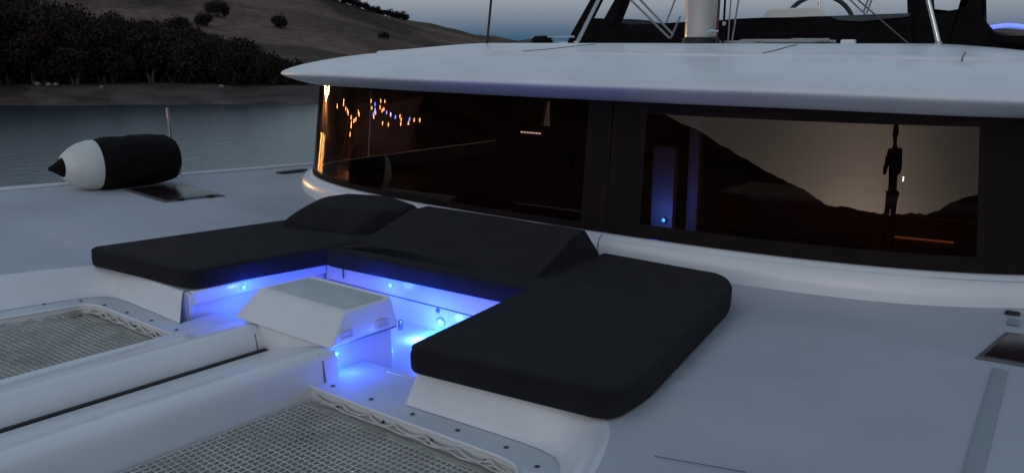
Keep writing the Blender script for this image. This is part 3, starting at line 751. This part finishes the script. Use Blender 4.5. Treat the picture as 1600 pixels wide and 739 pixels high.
rest([(-4.26, 3.60, .435), (-2.85, 3.62, .435), (-2.93, 4.40, .44), (-4.26, 4.38, .44), (-4.25, 3.72, .470), (-2.87, 3.72, .475), (-4.25, 4.10, .600), (-2.91, 4.10, .606), (-2.95, 4.27, .612), (-4.25, 4.27, .606)], mo_, mc, mz)

# ------------------------------------------------------------------ deck gear
def hatch(x0, x1, y0, y1, lab):
    z = max(deckz(x, y) for x in (x0, x1) for y in (y0, y1)); tilt = deckz(x1, (y0 + y1) / 2) - deckz(x0, (y0 + y1) / 2)
    tx = (y1 - y0)
    zz = lambda x, y: deckz(x, y)
    c = [(x0, y0), (x1, y0), (x1, y1), (x0, y1)]; f = .03
    fr = hullobj('deck_hatch', [(x, y, zz(x, y) + .002) for x, y in c] + [(x + (f * .3 if x == x0 else -f * .3), y + (f * .3 if y == y0 else -f * .3), zz(x, y) + .012) for x, y in c], mat('hatch_frame', (.10, .10, .11), .4), boat, 0)
    ci = [(x0 + f, y0 + f), (x1 - f, y0 + f), (x1 - f, y1 - f), (x0 + f, y1 - f)]
    hullobj('hatch_pane', [(x, y, zz(x, y) + .010) for x, y in ci] + [(x, y, zz(x, y) + .016) for x, y in ci], HOLLOW, fr, .002)
    for k in (.25, .75):
        yy = y0 + (y1 - y0) * k
        box('hatch_hinge', (x1 - .03, yy - .03, zz(x1, yy) + .008), (x1 + .012, yy + .03, zz(x1, yy) + .024), DARK, fr, .004)
    fr['label'] = lab
hatch(-7.40, -6.74, 3.76, 4.32, 'dark flush deck hatch beside the fender')
hatch(-.765, -.15, 3.99, 4.58, 'dark flush deck hatch at the right edge')
box('deck_vent', (-7.54, 5.42, deckz(-7.5, 5.4) + .002), (-7.44, 5.75, deckz(-7.5, 5.5) + .02), DARK, boat, .008)
# gutter line in the right-hand deck
ys = [4.85 - i * .12 for i in range(30)]
G = []
for y in ys:
    x = -.785 + (4.95 - y) * .130
    if 3.95 < y < 4.62: x = min(x, -.80)
    G.append((x, y))
G1 = [g for g in G if g[1] > 4.62]; G2 = [g for g in G if g[1] < 3.96]
for g in (G1, G2):
    rows = [[Vector((x + dx, y, deckz(x, y) + h)) for x, y in g] for dx, h in ((-.028, .0045), (-.022, .0075), (.022, .0075), (.028, .0045))]
    if len(g) > 1: loft('drain_strip', rows, mat('grey_strip', (.30, .33, .37), .8, bump=.4, bscale=120), boat)
box('deck_cleat', (-.835, 4.93, .35), (-.765, 4.97, .37), DARK, boat, .01)
tube('deck_seam', [(x, y, deckz(x, y) + .0045) for x, y in [(-1.40, 2.46), (-1.1, 2.52)]], .0015, SEAM, boat, 6)

# stanchion behind the fender
st = Vector((-7.8, 4.47, deckz(-7.8, 4.47)))
tube('stanchion', [st, st + Vector((0, 0, .3)), st + Vector((-.005, -.02, .655))], .0135, STEEL, boat, 12)
lathe('stanchion_base', [(0, .045), (.012, .045), (.02, .025), (.06, .019)], st, (0, 0, 1), STEEL, boat, 20)
# fender
f0 = pt(76, 263, X=-7.58); f1 = pt(277, 247, X=-7.50)
fa = Vector((f0.x, f0.y, .672)); fd = (Vector((f1.x, f1.y, .672)) - fa); L = fd.length; fdn = fd.normalized()
fen = empty('fender', (fa + fd * .5), 'long black and white boat fender lying on the far deck edge', 'fender')
def fp(o): o.parent = fen; o.location = -Vector(fen.location); return o
fp(lathe('nose_cone', [(0, .004), (.0, .018), (.02, .022), (.06, .048), (.115, .088), (.118, .088)], fa, fdn, FENDM, None, 32))
fp(lathe('end_cap', [(.105, .092), (.13, .118), (.18, .158), (.25, .192), (.32, .208), (.40, .213)], fa, fdn, PVC, None, 40))
bm = bmesh.new(); lathe_bm(bm, [(.37, .19), (.372, .218), (.40, .222), (.5, .224), (.62, .226), (.75, .226), (.88, .224), (L - .2, .222), (L - .12, .208), (L - .05, .175), (L - .02, .13), (L, .05)], fa, fdn, 40)
bmesh.ops.subdivide_edges(bm, edges=[e for e in bm.edges], cuts=1, use_grid_fill=True)
for v in bm.verts: v.co += Vector((noise.noise(v.co * 9), 0, noise.noise(v.co * 9 + Vector((5, 0, 0))))) * .012 + Vector((0, 0, math.sin(v.co.y * 60) * .0025))
fp(bmobj('fabric_cover', bm, FENDM, None, None))
fp(tube('lanyard', [fa + fdn * L, fa + fdn * (L + .04) + Vector((0, 0, -.05)), fa + fdn * (L + .03) + Vector((-.02, 0, -.16)), fa + fdn * (L - .05) + Vector((-.06, 0, -.205))], .006, GREYLINE, None, 6))

# ------------------------------------------------------------------ mast, rigging, flybridge
MY = 6.75
ml, mr_ = pt(1062, 40, Y=MY), pt(1110, 40, Y=MY); mw = (mr_ - ml).length * .5 * .86; mc_ = (ml + mr_) / 2
mz0 = drop(mc_.x, MY)
bm = bmesh.new(); sec = []
for k in range(40):
    a = 2 * math.pi * k / 40; c_, s_ = math.cos(a), math.sin(a)
    sec.append((mw * math.copysign(abs(c_) ** .85, c_), mw * 1.35 * math.copysign(abs(s_) ** .85, s_)))
rows = [[Vector((mc_.x + x, MY + .12 + y, z)) for x, y in sec] for z in (mz0 + .035, mz0 + 1.0, mz0 + 3, mz0 + 8, mz0 + 15)]
loft('mast', rows, ALU, boat, close=True)
rows = [[Vector((mc_.x + x * k, MY + .12 + y * k, z)) for x, y in sec] for k, z in ((1.12, mz0 - .01), (1.12, mz0 + .04), (1.03, mz0 + .045), (1.0, mz0 + .05))]
loft('mast_collar', rows, DARK, boat, close=True)
def line(name, p, q, r, m=GREYLINE, label=None, group=None, Y=None):
    o = tube(name, [p, (Vector(p) + Vector(q)) / 2, q], r, m, None, 6)
    return tag(o, label, 'rope', group)
def ext(a, b, k): return Vector(a) + (Vector(b) - Vector(a)) * k
# lines from the foot of the mast
Y0 = 6.62
for (xa, ya, xb, yb, r, lab) in [(985, 0, 1046, 60, .009, 'grey line slanting to the mast foot, lower and left of the pair'),
                                 (1000, 0, 1052, 55, .009, 'grey line slanting to the mast foot, upper and right of the pair'),
                                 (1055, 0, 1041, 36, .007, 'thin dark line leaning right, just left of the mast'),
                                 (1063, 26, 1048, 60, .008, 'short grey line tied at the left of the mast foot')]:
    a = pt(xa, ya, Y=Y0 - .1 * (xa < 1001)); b = pt(xb, yb, Y=Y0 - .1 * (xa < 1001)); b.z = max(b.z, drop(b.x, b.y) + .01)
    line('rigging_line', b, ext(b, a, 1.0 if xa == 1063 else 6), r, GREYLINE, lab)
for (xa, xb, m, r, lab) in [(1116, 1113, ROPE, .010, 'white halyard running up close to the right side of the mast'), (1124, 1121, mat('red_brown_rope', (.10, .03, .03), .8), .010, 'dark red halyard between the white ones right of the mast'),
                         (1133, 1131, BLACKM, .009, 'black halyard right of the mast'), (1142, 1139, GREYLINE, .006, 'thin grey halyard right of the mast'), (1154, 1145, GREYLINE, .007, 'rightmost grey halyard by the mast, leaning right at the top')]:
    a = pt(xa, 0, Y=6.85); b = pt(xb, 34, Y=6.85); b.z = drop(b.x, b.y)
    line('halyard', b, ext(b, a, 8), r, m, lab)
o = tube('turning_block', [pt(1106, 52, Y=6.6), pt(1112, 48, Y=6.6), pt(1120, 50, Y=6.6), pt(1117, 55, Y=6.6)], .016, STEEL, boat, 8)
tube('turning_block', [pt(1130, 37, Y=6.8), pt(1133, 38, Y=6.8)], .016, mat('pale_block', (.5, .45, .42), .5), boat, 8)
# loose lines lying across the roof right of the mast
for i, (a, b) in enumerate([((1104, 60), (1190, 53)), ((1150, 53), (1310, 62)), ((1150, 57), (1290, 55)), ((1230, 60), (1300, 58))]):
    A = pt(a[0], 60, Y=6.9); B = pt(b[0], 60, Y=6.9 + .1 * (i % 2))
    P = [(A.x + (B.x - A.x) * k / 12, A.y + .05 * math.sin(k * .7 + i) + i * .03, drop(A.x + (B.x - A.x) * k / 12, 6.9) + .012 + .006 * i) for k in range(13)]
    o = tube('deck_line', P, .012, mat('pale_grey_rope', (.35, .36, .35), .9, bump=.6, bscale=200), None, 6)
    tag(o, ['pale line lying on the roof at the foot of the mast', 'long pale line lying across the roof right of the mast', 'second pale line on the roof, just behind the long one', 'short pale line end on the roof under the canvas'][i], 'rope')
# pole and stay over the left of the roof
b = pt(761, 66, Y=6.3); a = pt(767.5, 0, Y=6.3); b.z = drop(b.x, b.y)
tag(tube('shroud', [b, ext(b, a, 1), ext(b, a, 10)], .011, DARK, None, 8), 'dark thin shroud rising alone over the left part of the roof', 'shroud')
for (xa, xb, yb, lab) in [(936, 901.5, 65, 'silver pole slanting up at the left end of the black canvas'), (1450, 1467, 70, 'silver pole standing in front of the black canvas at the right')]:
    b = pt(xb, yb, Y=7.15); a = pt(xa, 0, Y=7.15); b.z = drop(b.x, b.y) if b.x > -7 else b.z
    o = empty('support_pole', b, lab, 'pole')
    tube('pole', [Vector((0, 0, 0)), a - b, (a - b) * 6], .019, STEEL, o, 12)
    lathe('foot', [(0, .035), (.01, .035), (.02, .022)], (0, 0, 0), (0, 0, 1), STEEL, o, 16)
# black canvas round the flybridge
FY = 7.45
def slab(name, outline, y0, y1, m, parent, jit=.012):
    """outline in photo pixels taken on the plane Y=y0, given real thickness up to y1"""
    P = [pt(x, y, Y=y0) for x, y in outline]; D = []
    for a, b in zip(P, P[1:] + P[:1]):
        k = max(1, int((b - a).length / .12))
        D += [a + (b - a) * i / k for i in range(k)]
    ny = 5; vs = []; n = len(D)
    for j in range(ny + 1):
        for i, p in enumerate(D):
            w = noise.noise(Vector((p.x * 3, j * .7, p.z * 3))) * jit * (1 if j else .6)
            vs.append(Vector((p.x, y0 + (y1 - y0) * j / ny, p.z + w)))
    fs = [(j * n + i, j * n + (i + 1) % n, (j + 1) * n + (i + 1) % n, (j + 1) * n + i) for j in range(ny) for i in range(n)]
    fs += [tuple(range(n)), tuple(ny * n + i for i in range(n))]
    bm = bmesh.new(); V = [bm.verts.new(v) for v in vs]
    for f in fs: bm.faces.new([V[i] for i in f])
    bmesh.ops.triangulate(bm, faces=[f for f in bm.faces if len(f.verts) > 4])
    return bmobj(name, bm, m, parent, True, None, 45)
cv = empty('flybridge_canvas', (-3.6, 8, 1.7), 'long low black canvas enclosure behind the mast, standing on the saloon roof', 'canvas cover')
def cp(o): o.parent = cv; o.location = -Vector(cv.location); return o
cp(slab('front_panel', [(888, 72), (896, 56), (908, 38), (922, 29), (938, 30), (958, 35), (985, 39), (1020, 37), (1062, 35), (1112, 33), (1150, 30), (1190, 28), (1290, 26), (1360, 25), (1400, 24), (1424, 25), (1424, 78), (1200, 74)], FY, FY + .9, BLACKM, None))
cp(slab('right_panel', [(1420, 78), (1421, 24), (1419, 10), (1416, -40), (1452, -40), (1456, 14), (1464, 22), (1482, 17), (1500, 14), (1511, 8), (1514, -6), (1512, -40), (1536, -40), (1535, 8), (1538, 34), (1547, 46), (1560, 60), (1596, 64), (1640, 68), (1640, 82)], FY + .02, FY + .10, BLACKM, None))
cp(slab('clear_panel', [(1294, 25.5), (1422, 21), (1420, 26), (1380, 30), (1345, 34), (1310, 32)], FY - .03, FY - .005, VINYL, None, .002))
cp(slab('strap', [(958, 36), (942, 33), (966, -10), (976, -10)], FY - .05, FY + .1, BLACKM, None, .002))
cp(slab('strap', [(886, 68), (893, 52), (927, -8), (936, -8), (912, 40), (902, 68)], FY - .04, FY + .08, BLACKM, None, .002))
cp(slab('flap', [(1545, 50), (1570, 57), (1600, 57), (1640, 58), (1640, 70), (1560, 68)], FY - .05, FY + .12, BLACKM, None))
# steering wheel and pale seat back above the canvas
wc = pt(1277, 50, Y=8.2); sw = empty('steering_wheel', wc, 'dark steering wheel rising behind the black canvas', 'steering wheel')
tube('rim', [(.315 * math.cos(2 * math.pi * k / 48), .05 * math.cos(2 * math.pi * k / 48), .315 * math.sin(2 * math.pi * k / 48)) for k in range(49)], .020, mat('wheel_cover', (.02, .025, .03), .6), sw, 10)
for k in range(5):
    a = R(90 + 72 * k); tube('spoke', [(0, 0, 0), (.31 * math.cos(a), .05 * math.cos(a), .31 * math.sin(a))], .010, STEEL, sw, 8)
lathe('hub', [(-.03, .03), (0, .045), (.03, .03)], (0, 0, 0), (0, 1, 0), STEEL, sw, 16)
pA, pB = pt(1190, 14, Y=8.0), pt(1287, 30, Y=8.0)
o = empty('helm_seat', (pA.x, 8.0, pB.z), 'pale rounded seat back showing above the black canvas', 'seat')
hullobj('seat_back', [(0.02, 0, -.10), (pB.x - pA.x, 0, -.10), (0.02, .12, -.10), (pB.x - pA.x, .12, -.10), (.02, 0, (pA.z - pB.z) * .75), (.10, 0, pA.z - pB.z), (pB.x - pA.x - .06, 0, pA.z - pB.z), (pB.x - pA.x, 0, (pA.z - pB.z) * .6), (.10, .1, pA.z - pB.z), (pB.x - pA.x - .06, .1, pA.z - pB.z)], mat('cream_vinyl', (.80, .78, .72), .6), o, .02, 4)
box('seat_frame', (.05, .13, -.25), (pB.x - pA.x - .05, .18, .0), DARK, o, .01)
# thin crossing lines at the right
for (xa, ya, xb, yb, lab) in [(1328, 0, 1353, 24, 'thin grey line running down right behind the canvas, left of the V of lines'), (1357, -2, 1349, 20, 'short dark line hanging above the canvas'), (1362, 0, 1354, 22, 'thin line beside the short dark one above the canvas'), (1340, 0, 1420, 64, 'long brown line slanting across the black canvas to the roof')]:
    a = pt(xa, ya, Y=7.3); b = pt(xb, yb, Y=7.3)
    if yb > 50: b.z = drop(b.x, b.y)
    line('control_line', b, ext(b, a, 3), .007 if yb < 50 else .006, GREYLINE if yb < 50 else mat('brown_rope', (.10, .085, .075), .9), lab)
pz = pt(1325, 65, Y=6.7); box('roof_fitting', (pz.x - .05, 6.68, drop(pz.x, 6.7) - .005), (pz.x + .05, 6.74, drop(pz.x, 6.7) + .03), GEL, boat, .012)
# folded lifeline gate / small fitting at the left of the roof
a = pt(843, 66, Y=7.2); b = pt(898, 62, Y=7.2)
tube('guard_rail', [(a.x - .1, 7.2, drop(a.x, 7.2) + .05), (b.x, 7.2, drop(b.x, 7.2) + .06)], .009, STEEL, boat, 8)
bm = bmesh.new(); bmesh.ops.create_icosphere(bm, subdivisions=3, radius=1)
for v in bm.verts: v.co = Vector((a.x + .03, 7.2, drop(a.x, 7.2) + .02)) + Vector((v.co.x * .12, v.co.y * .08, v.co.z * .05)) * (1 + .25 * noise.noise(v.co * 3))
tag(bmobj('folded_cloth', bm, BLACKM), 'small dark bundle lying on the roof left of the slanted silver pole', 'bundle')

# ------------------------------------------------------------------ lights on shore (seen mirrored in the saloon glass, and at the right edge)
LO = [(-110.2, -13.7, 5.22), (-108.2, -13.6, 4.79), (-102.6, -4.5, 3.43), (-107.6, -16.4, 4.55), (-107.1, -18.6, 4.52), (-106.4, -19.4, 4.36), (-108.2, -30.2, 5.79), (-107.0, -30.6, 5.52), (-104.9, -22.7, 4.21), (-104.1, -27.0, 4.48), (-103.2, -25.1, 4.09), (-101.9, -22.5, 3.51), (-100.9, -22.3, 3.19), (-97.7, -20.9, 2.12), (-115.1, -43.4, 8.93), (-115.0, -51.3, 9.96), (-114.6, -54.1, 10.22), (-111.1, -42.6, 7.83), (-111.6, -49.4, 8.77), (-110.3, -51.7, 8.8), (-109.5, -50.0, 8.4), (-108.4, -44.8, 7.41), (-106.2, -42.6, 6.62), (-106.8, -54.7, 8.47), (-105.2, -60.0, 8.88), (-103.5, -59.9, 8.44), (-100.7, -57.9, 7.6), (-101.0, -62.6, 8.27), (-102.5, -47.5, 6.42), (-101.2, -50.6, 6.64), (-102.3, -66.6, 9.21), (-101.9, -69.5, 9.59)]
LB = [(-113.3, -46.0, 8.8), (-110.0, -44.9, 7.86), (-108.8, -43.9, 7.46), (-108.1, -52.6, 8.46), (-106.7, -54.9, 8.42), (-105.3, -57.2, 8.43), (-102.7, -64.3, 9.0), (-107.3, -42.5, 6.87)]
LG = [(-78.5, 19.1, 1.9), (-95.4, 13.4, 3.0), (-94.8, 16.5, 2.2), (-84, 22, 2.4), (-90, 17, 1.6)]
WARM = emat('warm_lamp', (1, .34, .11), 15, 'NONE'); BLUE = emat('blue_lamp', (.07, .13, 1), 20, 'NONE'); GOLD = emat('gold_lamp', (1, .50, .14), 110, 'AUTO'); BLUED = emat('far_blue_lamp', (.05, .12, 1), .35, 'NONE')
pole_m = mat('lamp_pole', (.08, .08, .08), .5)
def mk_lamp(m, rad, nm):
    bm = bmesh.new(); lathe_bm(bm, [(-rad, .02), (-rad * .9, rad * .45), (-rad * .5, rad * .86), (0, rad), (rad * .5, rad * .86), (rad * .9, rad * .45), (rad, .02)], (0, 0, 0), (0, 0, 1), 12)
    me = bpy.data.meshes.new('globe'); bm.to_mesh(me); bm.free(); me.materials.append(m)
    bm = bmesh.new(); tube_bm(bm, [(0, 0, -1), (0, 0, -rad * .9 / 3.4)], [.09, .05], 6); pm = bpy.data.meshes.new('pole'); bm.to_mesh(pm); bm.free(); pm.materials.append(pole_m)
    return me, pm
def lamps(L_, m, rad, lab, group, nm='street_lamp'):
    g, p = mk_lamp(m, rad, nm)
    for x, y, z in L_:
        b = terrain_z(x, y); h = max(z - b, 1.0)
        o = empty(nm, (x, y, b), lab, 'street lamp', group)
        q = link('globe', g, None, o); q.location = (0, 0, h)
        q = link('pole', p, None, o); q.location = (0, 0, h); q.scale = (1, 1, h)
lamps(LO, WARM, .28, 'orange village street lamp mirrored as a dot in the left of the saloon window', 'orange street lamps of the village mirrored in the glass')
lamps(LB, BLUE, .30, 'blue village street lamp mirrored as a dot in the left of the saloon window', 'blue street lamps of the village mirrored in the glass')
lamps(LG, GOLD, .55, 'bright golden quay lamp mirrored at the rounded left end of the window', 'golden quay lamps mirrored in the glass', 'quay_lamp')
far = []
for i in range(12):
    px = 1546 + i * 5; py = 46 - 2.5 * math.sin(math.pi * i / 11) 
    b = R(math.degrees(YAW) - math.degrees(math.atan((px - 800) / 1433))); r = 330
    far.append((-math.sin(b) * r, math.cos(b) * r, EYE + r * (64 - py) / 1433))
lamps(far, BLUED, .75, 'distant blue harbour lamp in the row at the right edge of the view', 'row of distant blue lamps at the right edge', 'harbour_lamp')

# yacht at anchor out on the bay, mirrored in the right-hand glass
yb = R(201.5); yr = 70; yp = Vector((-math.sin(yb) * yr, math.cos(yb) * yr, WL))
ya = empty('sailing_yacht', yp, 'distant yacht at anchor whose white masthead light shows mirrored in the glass', 'yacht', None, R(40))
rows = []
for i in range(13):
    t = i / 12; w = 1.6 * math.sin(math.pi * min(t * .95 + .05, 1)) ** .6 * (1 if t < .9 else .7); y = -5 + 10 * t
    rows.append([Vector((w * k, y, h)) for k, h in ((-1, 1.0 + .3 * t), (-.9, .4), (-.5, -.3), (0, -.5), (.5, -.3), (.9, .4), (1, 1.0 + .3 * t), (0, 1.08 + .3 * t), (-1, 1.0 + .3 * t))])
loft('hull', rows, GEL, ya)
hullobj('coachroof', [(x, y, z) for x in (-.8, .8) for y in (-2.5, 2) for z in (1.0, 1.5)], GEL, ya, .15)
tube('mast', [(0, .5, 1.2), (0, .5, 9.9)], .04, ALU, ya); tube('boom', [(0, .4, 2.2), (0, -3.5, 2.1)], .10, BLACKM, ya)
lathe('masthead_light', [(-.2, .02), (-.15, .2), (.15, .2), (.2, .02)], (0, .5, 10.1), (0, 0, 1), emat('anchor_light', (1, .95, .85), 30, 'NONE'), ya, 12)

# ------------------------------------------------------------------ the photographer, standing on the deck behind the camera; shows only mirrored in the glass
def skin(name, V, E_, Rr, material, parent, sub=2):
    me = bpy.data.meshes.new(name); me.from_pydata(V, E_, []); me.materials.append(material)
    o = link(name, me, None, parent, False)
    m = o.modifiers.new('skin', 'SKIN'); m.use_smooth_shade = True
    for i, r in enumerate(Rr):
        q = me.skin_vertices[0].data[i]; q.radius = r if isinstance(r, tuple) else (r, r); q.use_root = (i == 0)
    sb = o.modifiers.new('sub', 'SUBSURF'); sb.levels = sub; sb.render_levels = sub
    return o
gx, gy = .34, -.37; gr = deckz(gx, gy)
per = empty('person', (gx, gy, gr), 'person in dark clothes holding up a phone, seen only as a dark mirrored silhouette', 'person', None, YAW)
V = []; E_ = []; Rr = []; idx = {}
def jv(n, p, r, to=None):
    idx[n] = len(V); V.append(p); Rr.append(r)
    if to is not None: E_.append((idx[to], idx[n]))
jv('pelvis', (0, -.04, .80), (.13, .10)); jv('waist', (0, -.03, .93), (.115, .09), 'pelvis'); jv('chest', (0, .0, 1.12), (.145, .105), 'waist'); jv('upper', (0, .02, 1.24), (.12, .08), 'chest')
jv('neck', (0, .04, 1.33), .052, 'upper'); jv('jaw', (0, .07, 1.39), (.060, .066), 'neck'); jv('head', (0, .075, 1.46), (.074, .088), 'jaw'); jv('crown', (0, .06, 1.525), (.060, .075), 'head')
for s_, c in ((-1, 'l'), (1, 'r')):
    jv('sh' + c, (.165 * s_, .0, 1.245), .056, 'upper'); jv('el' + c, (.235 * s_, .10, 1.02), .042, 'sh' + c); jv('wr' + c, (.105 * s_, .33, 1.095), .026, 'el' + c); jv('pa' + c, (.092 * s_, .385, 1.115), (.020, .034), 'wr' + c)
    for k in range(4):
        z = 1.148 - .021 * k; l_ = [.9, 1, .95, .78][k]
        jv(f'f{k}a' + c, (.090 * s_, .405, z), .0095, 'pa' + c); jv(f'f{k}b' + c, (.078 * s_ , .405 + .028 * l_, z + .002), .0085, f'f{k}a' + c); jv(f'f{k}c' + c, ((.078 - .030 * l_) * s_, .405 + .030 * l_, z + .001), .0075, f'f{k}b' + c)
    jv('ta' + c, (.082 * s_, .372, 1.085), .011, 'pa' + c); jv('tb' + c, (.060 * s_, .385, 1.078), .009, 'ta' + c)
    jv('hip' + c, (.085 * s_, -.03, .74), .085, 'pelvis'); jv('kn' + c, (.105 * s_, .07, .41), .056, 'hip' + c); jv('an' + c, (.11 * s_, -.03, .085), .038, 'kn' + c); jv('to' + c, (.12 * s_, .12, .035), (.042, .028), 'an' + c)
SKINM = mat('skin', (.30, .19, .14), .55)
body = skin('body', V, E_, Rr, SKINM, per)
def sub_skin(nm, keys, grow, m):
    ks = [k for k in keys]; mp = {idx[k]: i for i, k in enumerate(ks)}
    skin(nm, [V[idx[k]] for k in ks], [(mp[a], mp[b]) for a, b in E_ if a in mp and b in mp], [tuple(x + grow for x in (Rr[idx[k]] if isinstance(Rr[idx[k]], tuple) else (Rr[idx[k]],) * 2)) for k in ks], m, per)
sub_skin('jacket', ['pelvis', 'waist', 'chest', 'upper', 'shl', 'ell', 'wrl', 'shr', 'elr', 'wrr'], .018, mat('navy_cloth', (.03, .035, .05), .9, bump=.5, bscale=80))
sub_skin('trousers', ['pelvis', 'hipl', 'knl', 'anl', 'hipr', 'knr', 'anr'], .014, mat('dark_cloth', (.03, .03, .032), .9, bump=.5, bscale=80))
hb = bmesh.new(); bmesh.ops.create_icosphere(hb, subdivisions=4, radius=1)
for v in hb.verts:
    n_ = 1 + .05 * noise.noise(v.co * 6); v.co = Vector((v.co.x * .086 * n_, v.co.y * .104 * n_ + .052, max(v.co.z, -.25 if v.co.y < 0 else .32) * .098 * n_ + 1.475))
bmobj('hair', hb, mat('dark_hair', (.02, .015, .012), .8, bump=1, bscale=120), per)
for s_ in (-1, 1):
    for nm, p, r, m in (('eye', (.030 * s_, .150, 1.462), .011, mat('eye_white', (.6, .6, .6), .3)), ('ear', (.083 * s_, .062, 1.450), .02, SKINM)):
        b_ = bmesh.new(); bmesh.ops.create_uvsphere(b_, u_segments=12, v_segments=8, radius=r)
        for v in b_.verts: v.co = Vector((v.co.x * (.45 if nm == 'ear' else 1), v.co.y * (.8 if nm == 'ear' else .6), v.co.z * (1.4 if nm == 'ear' else .8))) + Vector(p)
        bmobj(nm, b_, m, per)
hullobj('nose', [(-.012, .155, 1.43), (.012, .155, 1.43), (0, .182, 1.432), (0, .155, 1.472), (0, .15, 1.42)], SKINM, per, .004)
hullobj('mouth', [(-.024, .146, 1.398), (.024, .146, 1.398), (0, .158, 1.404), (0, .158, 1.392), (0, .14, 1.398)], mat('lip', (.25, .10, .09), .5), per, .002)
M_ = Matrix.Translation((gx, gy, gr)) @ Matrix.Rotation(YAW, 4, 'Z')
ph = M_.inverted() @ Vector((0, 0, EYE))
po = empty('phone', M_ @ Vector((0, ph.y - .03, 1.115)), 'phone held up in both hands by the mirrored person', 'phone', None, YAW)
box('phone_body', (-.078, -.004, -.037), (.078, .004, .037), DARK, po, .004, 3)

# thin orange step light low inside the saloon
a = pt(1398, 370, Y=5.55); b = pt(1490, 379, Y=5.55)
o = empty('strip_lamp', a, 'thin orange strip lamp glowing low behind the right of the saloon window', 'lamp')
tube('strip', [(0, 0, 0), (b - a) * .5, b - a], .006, emat('orange_strip', (1, .3, .08), .05), o, 8)
box('holder', (-.01, .012, -.02), (b.x - a.x + .01, .03, b.z - a.z - .015), INT, o, .003)
